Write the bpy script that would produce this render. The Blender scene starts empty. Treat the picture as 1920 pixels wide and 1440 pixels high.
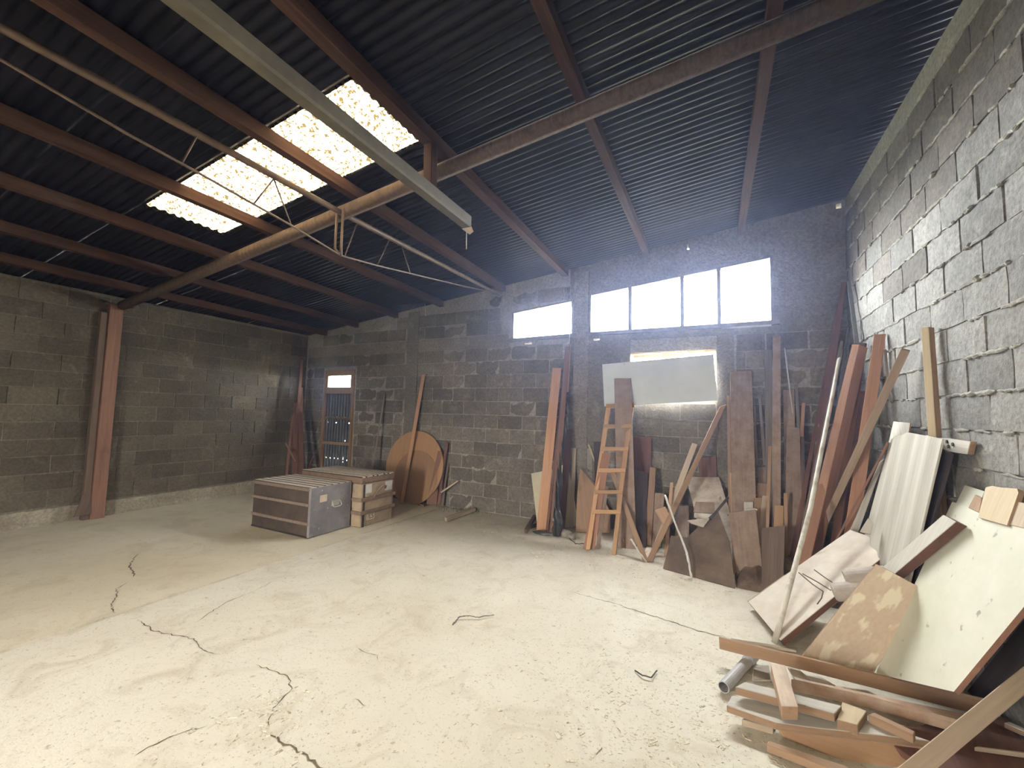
import bpy, bmesh, math, random
from mathutils import Vector, Matrix
random.seed(7)
SC = bpy.context.scene
COL = SC.collection
# ---------------------------------------------------------------- camera
cam_d = bpy.data.cameras.new('camera'); cam = bpy.data.objects.new('camera', cam_d); COL.objects.link(cam)
cam_d.sensor_fit = 'HORIZONTAL'; cam_d.sensor_width = 36.0; cam_d.lens = 36.0 * 773.3 / 1920
cam_d.clip_start = 0.02; cam_d.clip_end = 300
yaw, pitch, roll = -0.45768, 0.0708, 0.02456
cy, sy, cp, sp = math.cos(yaw), math.sin(yaw), math.cos(pitch), math.sin(pitch)
Fw = Vector((sy*cp, cy*cp, sp)); Rt = Vector((cy, -sy, 0)); Up = Rt.cross(Fw)
R2 = Rt*math.cos(roll) + Up*math.sin(roll); U2 = Up*math.cos(roll) - Rt*math.sin(roll)
m = Matrix((R2, U2, -Fw)).transposed().to_4x4(); m.translation = (0, 0, 1.54)
cam.matrix_world = m
SC.camera = cam
# ---------------------------------------------------------------- world (overcast sky), exposure
wd = bpy.data.worlds.new('overcast_sky'); SC.world = wd; wd.use_nodes = True
bg = wd.node_tree.nodes['Background']; bg.inputs[0].default_value = (1.0, 0.985, 0.95, 1); bg.inputs[1].default_value = 112.0
SC.view_settings.view_transform = 'Standard'; SC.view_settings.look = 'None'
SC.view_settings.gamma = 1.0; SC.view_settings.exposure = 0.0
SC.view_settings.use_curve_mapping = False
def portal(name, loc, rot, sx, sy_):
    l = bpy.data.lights.new(name, 'AREA'); l.shape = 'RECTANGLE'; l.size = sx; l.size_y = sy_; l.cycles.is_portal = True
    o = bpy.data.objects.new(name, l); COL.objects.link(o); o.location = loc; o.rotation_euler = rot
PI = math.pi
portal('window_light_portal', (-0.5, 5.95, 3.08), (-PI/2, 0, 0), 2.5, 0.9)
portal('small_window_light_portal', (-2.34, 5.95, 2.95), (-PI/2, 0, 0), 1.1, 0.6)
portal('fill_opening_portal', (-2.9, -3.25, 1.1), (PI/2, 0, 0), .56, 2.2)  # samples daylight entering the added opening behind the camera

# ---------------------------------------------------------------- numbers of the place
YB, XR, XL, YF = 5.72, 1.34, -7.55, -3.0
def roof(x): return 3.05 + 0.115*(x + 7.5)

# ---------------------------------------------------------------- materials
def nt(name):
    mt = bpy.data.materials.new(name); mt.use_nodes = True
    t = mt.node_tree; return mt, t, t.nodes['Principled BSDF']
def rampn(t, src, stops):
    r = t.nodes.new('ShaderNodeValToRGB'); e = r.color_ramp.elements
    while len(e) < len(stops): e.new(0.5)
    for k, (p, c) in enumerate(stops):
        e[k].position = p; e[k].color = (*c, 1)
    t.links.new(src, r.inputs[0]); return r
def noise(t, vec, scale, detail=5, rough=0.6, dist=0.0):
    n = t.nodes.new('ShaderNodeTexNoise'); n.inputs['Scale'].default_value = scale
    n.inputs['Detail'].default_value = detail; n.inputs['Roughness'].default_value = rough
    n.inputs['Distortion'].default_value = dist
    t.links.new(vec, n.inputs['Vector']); return n
def mix(t, fac, a, b, mode='MIX'):
    mx = t.nodes.new('ShaderNodeMix'); mx.data_type = 'RGBA'; mx.blend_type = mode
    if isinstance(fac, (int, float)): mx.inputs[0].default_value = fac
    else: t.links.new(fac, mx.inputs[0])
    for s, i in ((a, 6), (b, 7)):
        if isinstance(s, tuple): mx.inputs[i].default_value = (*s, 1)
        else: t.links.new(s, mx.inputs[i])
    return mx.outputs[2]
def mapped(t, out, scale):
    tc = t.nodes.new('ShaderNodeTexCoord'); mp = t.nodes.new('ShaderNodeMapping'); mp.inputs['Scale'].default_value = scale
    oi = t.nodes.new('ShaderNodeObjectInfo'); ad = t.nodes.new('ShaderNodeVectorMath'); ad.operation = 'ADD'
    ml = t.nodes.new('ShaderNodeMath'); ml.operation = 'MULTIPLY'; ml.inputs[1].default_value = 37.0
    t.links.new(oi.outputs['Random'], ml.inputs[0]); t.links.new(tc.outputs[out], mp.inputs[0])
    t.links.new(mp.outputs[0], ad.inputs[0]); t.links.new(ml.outputs[0], ad.inputs[1])
    return ad.outputs[0], oi
def bump(t, src, bs, strength, dist):
    b = t.nodes.new('ShaderNodeBump'); b.inputs['Strength'].default_value = strength; b.inputs['Distance'].default_value = dist
    t.links.new(src, b.inputs['Height']); t.links.new(b.outputs[0], bs.inputs['Normal'])
def tint(t, col, oi, lo, hi):
    hs = t.nodes.new('ShaderNodeHueSaturation'); mr = t.nodes.new('ShaderNodeMapRange')
    mr.inputs['To Min'].default_value = lo; mr.inputs['To Max'].default_value = hi
    t.links.new(oi.outputs['Random'], mr.inputs[0]); t.links.new(mr.outputs[0], hs.inputs['Value'])
    t.links.new(col, hs.inputs['Color']); return hs.outputs[0]
def wood(name, a, b, stain=(0.06, 0.045, 0.035), st=0.62, rough=0.8, dust=0.0):
    mt, t, bs = nt(name)
    v, oi = mapped(t, 'Object', (34, 34, 1.6)); n = noise(t, v, 1.0, 7, 0.65, 0.6)
    c = rampn(t, n.outputs[0], [(0.3, a), (0.7, b)]).outputs[0]
    v2, _ = mapped(t, 'Object', (5, 5, 2.2)); n2 = noise(t, v2, 1.3, 4, 0.6)
    f = rampn(t, n2.outputs[0], [(st, (0, 0, 0)), (st + 0.22, (0.75, 0.75, 0.75))]).outputs[0]
    c = mix(t, f, c, stain)
    if dust:
        g = t.nodes.new('ShaderNodeNewGeometry')
        n3 = noise(t, g.outputs['Position'], 9.0, 5, 0.7)
        f3 = rampn(t, n3.outputs[0], [(0.35, (0, 0, 0)), (0.7, (dust, dust, dust))]).outputs[0]
        c = mix(t, f3, c, (0.62, 0.55, 0.46))
    c = tint(t, c, oi, 0.8, 1.15)
    t.links.new(c, bs.inputs['Base Color']); bs.inputs['Roughness'].default_value = rough
    bump(t, n.outputs[0], bs, 0.35, 0.004)
    return mt
M = {}
for k, a, b, kw in (
    ('wood_dark', (.09, .06, .045), (.17, .12, .09), {}),
    ('wood_black', (.028, .022, .028), (.06, .042, .042), {}),
    ('wood_red_dark', (.10, .045, .035), (.17, .08, .058), {}),
    ('wood_red', (.17, .085, .06), (.27, .145, .10), {}),
    ('wood_orange', (.44, .235, .13), (.56, .32, .19), dict(st=.72)),
    ('wood_orange_red', (.30, .155, .10), (.43, .24, .165), dict(st=.66)),
    ('wood_orange_pale', (.46, .28, .15), (.58, .38, .23), dict(st=.70)),
    ('wood_pink', (.38, .19, .125), (.47, .25, .17), dict(st=.75)),
    ('wood_ladder', (.44, .26, .14), (.56, .35, .20), dict(st=.74)),
    ('wood_tan', (.27, .17, .11), (.40, .26, .17), {}),
    ('wood_brown', (.19, .125, .095), (.28, .19, .145), dict(st=.70, dust=.25)),
    ('wood_brown_clean', (.33, .20, .12), (.42, .27, .17), dict(st=.8)),
    ('wood_grey', (.15, .13, .11), (.26, .22, .185), {}),
    ('wood_grey_brown', (.25, .18, .13), (.36, .27, .20), {}),
    ('wood_near', (.36, .28, .21), (.46, .37, .29), dict(st=.75)),
    ('wood_bluegrey', (.10, .11, .12), (.20, .21, .22), {}),
    ('wood_pale', (.42, .33, .24), (.58, .48, .37), {}),
    ('wood_yellow', (.58, .46, .30), (.70, .58, .41), dict(st=.70)),
    ('wood_white', (.52, .48, .43), (.70, .66, .60), dict(st=.72)),
    ('wood_cream_dark', (.58, .54, .47), (.74, .70, .62), dict(st=.72)),
    ('wood_white_grey', (.52, .49, .44), (.70, .67, .60), dict(st=.74, dust=.3)),
    ('wood_red_pale', (.30, .17, .115), (.44, .28, .20), dict(dust=.5)),
    ('wood_stained', (.52, .40, .30), (.66, .54, .44), dict(st=.50, stain=(.34, .24, .19))),
    ('wood_purlin', (.032, .016, .012), (.072, .038, .025), {}),
    ('wood_beam', (.06, .042, .033), (.13, .092, .07), {}),
    ('wood_door', (.22, .13, .065), (.33, .20, .11), {}),
    ('trunk_slat', (.44, .36, .30), (.62, .53, .45), dict(st=.66)),
    ('trunk_batten', (.17, .125, .10), (.27, .205, .165), dict(st=.75)),
    ('disc_wood', (.30, .17, .085), (.37, .215, .11), dict(st=.70, stain=(.22, .10, .05)))):
    M[k] = wood(k, a, b, **kw)
def plain(name, a, b, scale=6, rough=0.8, metal=0.0, bmp=0.0, stops=(0.35, 0.65), spots=None, coord='Object', vscale=(1, 1, 1), detail=6):
    mt, t, bs = nt(name)
    v, oi = mapped(t, coord, vscale); n = noise(t, v, scale, detail, 0.65)
    c = rampn(t, n.outputs[0], [(stops[0], a), (stops[1], b)]).outputs[0]
    if spots:
        for sc, th, colr, wdt in spots:
            n2 = noise(t, v, sc, 3, 0.5)
            f = rampn(t, n2.outputs[0], [(th, (0, 0, 0)), (th + wdt, (1, 1, 1))]).outputs[0]
            c = mix(t, f, c, colr)
    t.links.new(c, bs.inputs['Base Color']); bs.inputs['Roughness'].default_value = rough; bs.inputs['Metallic'].default_value = metal
    if bmp: bump(t, n.outputs[0], bs, bmp, 0.01)
    return mt
M['paint_cream'] = plain('paint_cream', (.60, .53, .37), (.68, .62, .46), 5, .6)
M['paint_white'] = plain('paint_white', (.72, .77, .80), (.80, .85, .87), 3, .5, spots=[(14, .70, (.42, .44, .42), .05)])
M['paint_mottled'] = plain('paint_mottled', (.34, .28, .23), (.60, .54, .47), 7, .85, spots=[(11, .66, (.2, .14, .11), .08)])
M['paint_speckled'] = plain('paint_speckled', (.62, .62, .50), (.74, .72, .62), 3, .7, bmp=.1, spots=[(13, .66, (.36, .37, .31), .06)])
M['paint_door'] = plain('paint_door', (.56, .48, .40), (.70, .65, .57), 4, .7, spots=[(6, .64, (.42, .36, .29), .12)])
M['wood_smear'] = plain('wood_smear', (.56, .44, .33), (.62, .50, .39), 3, .75, spots=[(1, .55, (.78, .70, .55), .08)], vscale=(16, 16, 7), detail=2)
M['sheet_dark'] = plain('sheet_dark', (.075, .052, .04), (.15, .108, .08), 4, .8, bmp=.3)
M['trunk_canvas'] = plain('trunk_canvas', (.045, .032, .026), (.08, .058, .046), 5, .8)
M['grey_metal'] = plain('grey_metal', (.17, .16, .18), (.27, .25, .27), 4, .55, metal=.15, spots=[(22, .68, (.5, .48, .46), .04)])
M['black_metal'] = plain('black_metal', (.035, .03, .03), (.07, .06, .055), 10, .5, metal=.3)
M['bright_metal'] = plain('bright_metal', (.5, .48, .45), (.62, .6, .56), 10, .4, metal=.6)
M['wicker'] = plain('wicker', (.30, .225, .15), (.40, .31, .22), 6, .85, spots=[(9, .60, (.26, .18, .14), .1)])
M['leather'] = plain('leather', (.16, .105, .08), (.25, .17, .125), 8, .6)
M['paper'] = plain('paper', (.60, .58, .55), (.74, .72, .69), 12, .8)
M['paper_tan'] = plain('paper_tan', (.52, .40, .30), (.66, .55, .44), 14, .8)
M['ink'] = plain('ink', (.05, .04, .04), (.07, .06, .05), 5, .8)
M['plastic_black'] = plain('plastic_black', (.02, .02, .022), (.05, .05, .055), 8, .35)
M['pvc'] = plain('pvc', (.40, .39, .40), (.50, .49, .50), 8, .45)
M['pole_paint'] = plain('pole_paint', (.40, .34, .27), (.74, .70, .62), 9, .5, stops=(.3, .5), vscale=(1, 1, .35))
M['white_wood'] = plain('white_wood', (.60, .56, .50), (.80, .77, .72), 6, .7)
M['wire'] = plain('wire', (.55, .52, .47), (.7, .67, .6), 6, .6)
M['stone'] = plain('stone', (.22, .19, .16), (.34, .30, .26), 8, .9, bmp=.5)
M['truss_steel'] = plain('truss_steel', (.07, .045, .033), (.13, .085, .06), 9, .6, metal=.2)
M['beam_paint'] = plain('beam_paint', (.075, .063, .046), (.115, .10, .074), 6, .7)
M['window_frame'] = plain('window_frame', (.10, .085, .085), (.17, .15, .14), 9, .8)
M['corrugated_door'] = plain('corrugated_door', (.05, .055, .065), (.09, .095, .105), 5, .6, metal=.2)
M['cylinder_grey'] = plain('cylinder_grey', (.36, .31, .28), (.50, .45, .40), 7, .7)
M['weeds'] = plain('weeds', (.05, .07, .02), (.10, .12, .04), 9, .9)
M['rubble'] = plain('rubble', (.06, .042, .032), (.16, .11, .08), 9, .95, bmp=.6)
M['lintel'] = plain('lintel', (.50, .28, .16), (.62, .42, .28), 9, .9, bmp=.4)
# roof sheet: very dark zinc
def nospec(k, v):
    M[k].node_tree.nodes['Principled BSDF'].inputs['Specular IOR Level'].default_value = v
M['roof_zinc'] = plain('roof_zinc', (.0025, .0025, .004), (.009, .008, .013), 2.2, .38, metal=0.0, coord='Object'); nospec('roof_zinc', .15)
nospec('wood_purlin', .1); nospec('wood_beam', .1)
def block_mat(name, a, b, pale, soot=0.5):
    mt, t, bs = nt(name)
    g = t.nodes.new('ShaderNodeNewGeometry'); oi = t.nodes.new('ShaderNodeObjectInfo')
    n = noise(t, g.outputs['Position'], 1.1, 5, 0.6, 0.5); n2 = noise(t, g.outputs['Position'], 34, 4, 0.7); n3 = noise(t, g.outputs['Position'], 5.5, 5, 0.65, 0.8)
    c = rampn(t, n.outputs[0], [(0.3, a), (0.68, b)]).outputs[0]
    f = rampn(t, n3.outputs[0], [(0.56, (0, 0, 0)), (0.76, (.8, .8, .8))]).outputs[0]
    c = mix(t, f, c, pale)
    c = mix(t, rampn(t, n2.outputs[0], [(0.30, (.55, .55, .55)), (0.62, (1, 1, 1))]).outputs[0], (0, 0, 0), c)
    c = tint(t, c, oi, 0.72, 1.22)
    t.links.new(c, bs.inputs['Base Color']); bs.inputs['Roughness'].default_value = 0.95
    ad = t.nodes.new('ShaderNodeMath'); ad.operation = 'ADD'; t.links.new(n2.outputs[0], ad.inputs[0]); t.links.new(n3.outputs[0], ad.inputs[1])
    bump(t, ad.outputs[0], bs, 0.6, 0.012)
    return mt
M['block'] = block_mat('block', (.125, .108, .088), (.23, .20, .162), (.34, .305, .25))
M['mortar'] = block_mat('mortar', (.30, .27, .225), (.44, .40, .34), (.54, .50, .43))
M['plaster'] = block_mat('plaster', (.16, .138, .115), (.26, .23, .195), (.35, .32, .27))
M['block_grey'] = block_mat('block_grey', (.19, .185, .178), (.29, .28, .265), (.40, .385, .35))
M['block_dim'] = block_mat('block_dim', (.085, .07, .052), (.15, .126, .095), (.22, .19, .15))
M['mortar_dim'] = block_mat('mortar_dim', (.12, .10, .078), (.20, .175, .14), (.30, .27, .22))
M['block_upper_shade'] = block_mat('block_upper_shade', (.12, .105, .095), (.19, .17, .15), (.26, .235, .20))  # darker copy: weak window light on upper right wall put into the colour
M['mortar_grey'] = block_mat('mortar_grey', (.25, .24, .215), (.40, .385, .345), (.55, .53, .46))
M['plaster_pale'] = block_mat('plaster_pale', (.16, .13, .10), (.42, .38, .31), (.55, .52, .45))
def floor_mat(name, a, b, c2):
    mt, t, bs = nt(name)
    g = t.nodes.new('ShaderNodeNewGeometry'); P_ = g.outputs['Position']
    n = noise(t, P_, 0.55, 6, 0.6, 0.4); n2 = noise(t, P_, 70, 4, 0.75); n3 = noise(t, P_, 3.1, 7, 0.7, 1.0); n4 = noise(t, P_, 18, 5, .7)
    c = rampn(t, n.outputs[0], [(0.32, a), (0.66, b)]).outputs[0]
    c = mix(t, rampn(t, n3.outputs[0], [(0.50, (0, 0, 0)), (0.72, (.6, .6, .6))]).outputs[0], c, c2)
    c = mix(t, rampn(t, n2.outputs[0], [(0.30, (.35, .35, .35)), (0.42, (1, 1, 1))]).outputs[0], (.16, .13, .10), c)
    c = mix(t, rampn(t, n4.outputs[0], [(0.62, (0, 0, 0)), (0.70, (.65, .65, .65))]).outputs[0], c, (.30, .25, .19))
    t.links.new(c, bs.inputs['Base Color']); bs.inputs['Roughness'].default_value = 0.85
    ad = t.nodes.new('ShaderNodeMath'); ad.operation = 'ADD'; t.links.new(n2.outputs[0], ad.inputs[0]); t.links.new(n3.outputs[0], ad.inputs[1])
    bump(t, ad.outputs[0], bs, 0.3, 0.006)
    return mt
M['floor'] = floor_mat('floor_concrete', (.63, .57, .465), (.78, .735, .64), (.46, .39, .29))
M['crack'] = plain('crack', (.09, .065, .042), (.17, .13, .09), 20, .95)
M['ground'] = plain('ground', (.10, .11, .07), (.18, .17, .12), .5, .95)
M['chips'] = plain('chips', (.30, .24, .17), (.74, .68, .56), 60, .9, stops=(.36, .50))
def skylight_mat(name, clear, speck):
    mt, t, bs = nt(name); t.nodes.remove(bs)
    g = t.nodes.new('ShaderNodeNewGeometry')
    n = noise(t, g.outputs['Position'], 34, 3, 0.7)
    mp = t.nodes.new('ShaderNodeMapping'); mp.inputs['Scale'].default_value = (3.5, 26.3, 1); t.links.new(g.outputs['Position'], mp.inputs[0])
    n2 = noise(t, mp.outputs[0], 2.0, 4, 0.7)
    c = rampn(t, n.outputs[0], [(0.46, speck), (0.50, clear)]).outputs[0]
    c = mix(t, rampn(t, n2.outputs[0], [(0.34, (.1, .1, .1)), (0.42, (1, 1, 1))]).outputs[0], speck, c)
    tr = t.nodes.new('ShaderNodeBsdfTranslucent'); t.links.new(c, tr.inputs[0])
    df = t.nodes.new('ShaderNodeBsdfDiffuse'); t.links.new(c, df.inputs[0])
    mx = t.nodes.new('ShaderNodeMixShader'); mx.inputs[0].default_value = SKY_T
    t.links.new(df.outputs[0], mx.inputs[1]); t.links.new(tr.outputs[0], mx.inputs[2])
    t.links.new(mx.outputs[0], t.nodes['Material Output'].inputs[0]); return mt
SKY_T = 0.90
M['skylight'] = skylight_mat('skylight_fibreglass', (.16, .13, .082), (.0075, .0052, .0018))
M['skylight_fill'] = skylight_mat('skylight_fill_fibreglass', (.80, .68, .48), (.5, .4, .2))  # clearer sheet, added out of view to let in more daylight
def glass_mat():
    mt, t, bs = nt('dusty_glass'); t.nodes.remove(bs)
    g = t.nodes.new('ShaderNodeNewGeometry'); n = noise(t, g.outputs['Position'], 30, 4, .6)
    tp = t.nodes.new('ShaderNodeBsdfTransparent'); c = rampn(t, n.outputs[0], [(0.3, (.82, .86, .88)), (0.6, (.95, .97, .98))])
    t.links.new(c.outputs[0], tp.inputs[0])
    gl = t.nodes.new('ShaderNodeBsdfGlossy'); gl.inputs['Roughness'].default_value = .2
    mx = t.nodes.new('ShaderNodeMixShader'); mx.inputs[0].default_value = .05
    t.links.new(tp.outputs[0], mx.inputs[1]); t.links.new(gl.outputs[0], mx.inputs[2])
    t.links.new(mx.outputs[0], t.nodes['Material Output'].inputs[0]); return mt
M['glass'] = glass_mat()

# ---------------------------------------------------------------- mesh helpers
def link(name, me, mat, parent=None, kind=None, label=None, cat=None, group=None):
    o = bpy.data.objects.new(name, me); COL.objects.link(o)
    if mat and not me.materials: me.materials.append(M[mat])
    if parent: o.parent = parent
    tagp(o, kind, label, cat, group); return o
def tagp(o, kind=None, label=None, cat=None, group=None):
    if kind: o['kind'] = kind
    if label: o['label'] = label
    if cat: o['category'] = cat
    if group: o['group'] = group
def empty(name, loc, label=None, cat=None, group=None, kind=None):
    o = bpy.data.objects.new(name, None); COL.objects.link(o); o.location = loc; o.empty_display_size = .1
    tagp(o, kind, label, cat, group); return o
class MB:
    def __init__(s): s.v = []; s.f = []
    def add(s, vs, fs):
        n = len(s.v); s.v += [tuple(v) for v in vs]; s.f += [tuple(n + i for i in f) for f in fs]; return s
    def hexa(s, p): # p: 4 bottom + 4 top
        return s.add(p, [(3, 2, 1, 0), (4, 5, 6, 7), (0, 1, 5, 4), (1, 2, 6, 5), (2, 3, 7, 6), (3, 0, 4, 7)])
    def box(s, a, b):
        (x0, y0, z0), (x1, y1, z1) = a, b
        return s.hexa([(x0, y0, z0), (x1, y0, z0), (x1, y1, z0), (x0, y1, z0), (x0, y0, z1), (x1, y0, z1), (x1, y1, z1), (x0, y1, z1)])
    def xz(s, x0, x1, b0, b1, t0, t1, y0, y1): # prism with sloped bottom/top along x
        return s.hexa([(x0, y0, b0), (x1, y0, b1), (x1, y1, b1), (x0, y1, b0), (x0, y0, t0), (x1, y0, t1), (x1, y1, t1), (x0, y1, t0)])
    def tube(s, pts, r, n=8, cap=True):
        pts = [Vector(p) for p in pts]; rs = r if isinstance(r, (list, tuple)) else [r]*len(pts); rings = []
        base = len(s.v)
        up = Vector((0, 0, 1)) if abs((pts[-1]-pts[0]).normalized().z) < .9 else Vector((1, 0, 0))
        for i, p in enumerate(pts):
            d = (pts[min(i+1, len(pts)-1)] - pts[max(i-1, 0)]).normalized()
            a = d.cross(up).normalized(); b = a.cross(d)
            s.v += [tuple(p + (a*math.cos(2*PI*k/n) + b*math.sin(2*PI*k/n))*rs[i]) for k in range(n)]
        for i in range(len(pts)-1):
            for k in range(n):
                s.f.append((base+i*n+k, base+i*n+(k+1) % n, base+(i+1)*n+(k+1) % n, base+(i+1)*n+k))
        if cap:
            s.f.append(tuple(base+k for k in reversed(range(n)))); s.f.append(tuple(base+(len(pts)-1)*n+k for k in range(n)))
        return s
    def mesh(s, name, smooth=False, bevel=0):
        me = bpy.data.meshes.new(name); me.from_pydata(s.v, [], s.f)
        bm = bmesh.new(); bm.from_mesh(me); bmesh.ops.recalc_face_normals(bm, faces=bm.faces)
        if bevel: bmesh.ops.bevel(bm, geom=list(bm.edges), offset=bevel, segments=1, affect='EDGES', clamp_overlap=True)
        bm.to_mesh(me); bm.free()
        if smooth:
            for p in me.polygons: p.use_smooth = True
        return me
    def obj(s, name, mat, parent=None, origin=None, smooth=False, bevel=0, **kw):
        pw = Vector(parent.location) if parent else Vector((0, 0, 0))
        if origin is None:
            n = len(s.v); o0 = Vector((sum(v[0] for v in s.v)/n, sum(v[1] for v in s.v)/n, min(v[2] for v in s.v)))
        else: o0 = Vector(origin)
        s.v = [tuple(Vector(v) - o0) for v in s.v]
        o = link(name, s.mesh(name, smooth, bevel), mat, parent, **kw); o.location = o0 - pw; return o

EDGE = {'paint_door': 'wood_red_dark', 'paint_speckled': 'wood_red', 'wood_cream_dark': 'wood_red_dark', 'wood_white': 'wood_tan', 'wood_stained': 'wood_tan', 'wood_smear': 'wood_tan', 'wood_yellow': 'wood_tan'}
def slab(name, label, cat, pts, th, mat, group, parent, L, wav=0):
    """board: polygon pts (front face), thickness th away from the viewer side; local z along L"""
    P = [Vector(p) for p in pts]; c = sum(P, Vector())/len(P)
    # plane normal (Newell)
    n = Vector((0, 0, 0))
    for i in range(len(P)): n += P[i].cross(P[(i+1) % len(P)])
    n.normalize()
    if n.dot(Vector((0, 0, 1.54)) - c) < 0: n.negate()
    Lv = Vector(L); Lv = (Lv - n*Lv.dot(n)).normalized(); X = Lv.cross(n).normalized()  # X, Y=-? frame
    Y = -n; X = Y.cross(Lv)
    loc = [Vector(((p-c).dot(X), (p-c).dot(Y), (p-c).dot(Lv))) for p in P]
    zmin = min(v.z for v in loc)
    bm = bmesh.new()
    k = len(loc)
    if wav:
        # subdivided front with gentle waves along width
        x0 = min(v.x for v in loc); x1 = max(v.x for v in loc)
    fr = [bm.verts.new((v.x, 0, v.z)) for v in loc]; bk = [bm.verts.new((v.x, th, v.z)) for v in loc]
    bm.faces.new(fr); bm.faces.new(list(reversed(bk)))
    for i in range(k): bm.faces.new((fr[i], bk[i], bk[(i+1) % k], fr[(i+1) % k]))
    bmesh.ops.recalc_face_normals(bm, faces=bm.faces)
    if k <= 6: bmesh.ops.bevel(bm, geom=list(bm.edges), offset=min(.0025, th*.2), segments=1, affect='EDGES', clamp_overlap=True)
    if wav:
        xa = x0
        while xa < x1:
            xa += .02
            bmesh.ops.bisect_plane(bm, geom=list(bm.verts)+list(bm.edges)+list(bm.faces), plane_co=(xa, 0, 0), plane_no=(1, 0, 0), dist=1e-5)
        for v in bm.verts: v.co.y += wav*math.sin(v.co.x*34) + wav*.8*math.sin(v.co.x*13 + 1)
    em = EDGE.get(mat)
    if em:
        for f_ in bm.faces:
            if abs(f_.normal.y) < .6: f_.material_index = 1
    me = bpy.data.meshes.new(name); bm.to_mesh(me); bm.free()
    o = bpy.data.objects.new(name, me); COL.objects.link(o); me.materials.append(M[mat])
    if em: me.materials.append(M[em])
    if wav:
        for p in me.polygons: p.use_smooth = False
    mw = Matrix((X, Y, Lv)).transposed().to_4x4(); mw.translation = c
    if parent:
        o.parent = parent; mw.translation = c - Vector(parent.location)
    o.matrix_local = mw
    if parent is None: tagp(o, None, label, cat, group)
    elif label: o['label'] = label
    return o

# ================================================================ STRUCTURE
# ground outside
MB().box((-40, -40, -.35), (40, 40, -.25)).obj('ground', 'ground', kind='structure')
# floor: two concrete slabs with an open joint
fl_ = empty('floor', (-3, 1, 0), kind='structure')
MB().box((XL-.25, YF-.25, -.24), (XR+.25, YB+.25, -.02)).obj('subfloor', 'crack', fl_)
def fslab(x0, x1, y0, y1, z, jit):
    mb = MB(); n = 60; top = []
    vs = []; 
    for i in range(n+1):
        y = y0 + (y1-y0)*i/n
        j0 = (random.uniform(-1, 1)*.008 if jit < 0 else 0); j1 = (random.uniform(-1, 1)*.008 if jit > 0 else 0)
        vs += [(x0+j0, y, z), (x1+j1, y, z), (x1+j1, y, -.1), (x0+j0, y, -.1)]
    fs = []
    for i in range(n):
        a = i*4; b = a+4
        for k in range(4): fs.append((a+k, a+(k+1) % 4, b+(k+1) % 4, b+k))
    fs += [(3, 2, 1, 0), tuple(n*4+k for k in range(4))]
    return mb.add(vs, fs)
M['floor_left'] = floor_mat('floor_concrete_left', (.60, .53, .405), (.73, .665, .54), (.47, .40, .29))
fslab(XL-.2, -3.965, YF-.2, YB+.2, .0, 1).obj('concrete_slab', 'floor_left', fl_, origin=(-5, 1, 0))
fslab(-3.945, XR+.2, YF-.2, YB+.2, -.006, -1).obj('concrete_slab', 'floor', fl_, origin=(-2, 1, 0))
def crack(pts, w0, w1, seed):
    r = random.Random(seed); mb = MB(); P = []
    for i in range(len(pts)-1):
        a = Vector((*pts[i], 0)); b = Vector((*pts[i+1], 0)); n = max(2, int((b-a).length/.025))
        for k in range(n): P.append(a.lerp(b, k/n) + Vector((r.uniform(-1, 1), r.uniform(-1, 1), 0))*.009)
    N = len(P); vs = []; fs = []
    for i, p in enumerate(P):
        d = (P[min(i+1, N-1)]-P[max(i-1, 0)]).normalized(); nn = Vector((-d.y, d.x, 0)); t = i/(N-1)
        w = (w0 + (w1-w0)*t)*(.4+r.random())*.33*min(1, 8*min(t, 1-t)+.15)
        z = .0015 if p.x < -3.95 else -.0045
        vs += [(p.x-nn.x*w, p.y-nn.y*w, z), (p.x+nn.x*w, p.y+nn.y*w, z)]
    for i in range(N-1): fs.append((2*i, 2*i+1, 2*i+3, 2*i+2))
    mb.add(vs, fs).obj('crack', 'crack', fl_, origin=(P[0].x, P[0].y, 0))
for k, (pts, w0, w1) in enumerate((
    ([[-5.365, 2.257], [-5.26, 2.172], [-5.041, 2.046], [-4.72, 1.96], [-4.643, 1.908]], .012, .02),
    ([[-4.563, 1.848], [-4.488, 1.753], [-4.291, 1.681], [-4.156, 1.6], [-3.96, 1.542]], .012, .01),
    ([[-3.742, 1.595], [-3.451, 1.573], [-3.266, 1.612], [-3.125, 1.644], [-2.958, 1.601], [-2.749, 1.629]], .01, .008),
    ([[-2.488, 1.665], [-2.316, 1.683], [-2.198, 1.68], [-2.112, 1.622], [-2.067, 1.513], [-2.006, 1.43], [-1.935, 1.369]], .005, .012),
    ([[-1.935, 1.369], [-1.809, 1.364], [-1.681, 1.364], [-1.57, 1.358], [-1.485, 1.343], [-1.3, 1.30]], .014, .022),
    ([[-1.2, 3.603], [-0.767, 3.552], [-0.424, 3.486], [-0.12, 3.411], [0.086, 3.418]], .006, .016),
    ([[-2.312, 1.012], [-2.289, 1.162], [-2.209, 1.281]], .012, .008),
    ([[-3.338, 1.776], [-3.476, 2.032], [-3.488, 2.247], [-3.556, 2.528]], .008, .006),
    ([[-2.091, 2.075], [-1.922, 2.08], [-1.854, 2.041]], .005, .005),
    ([[-1.752, 1.719], [-1.709, 1.733], [-1.62, 1.708]], .005, .005))): crack(pts, w0, w1, k)

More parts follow.
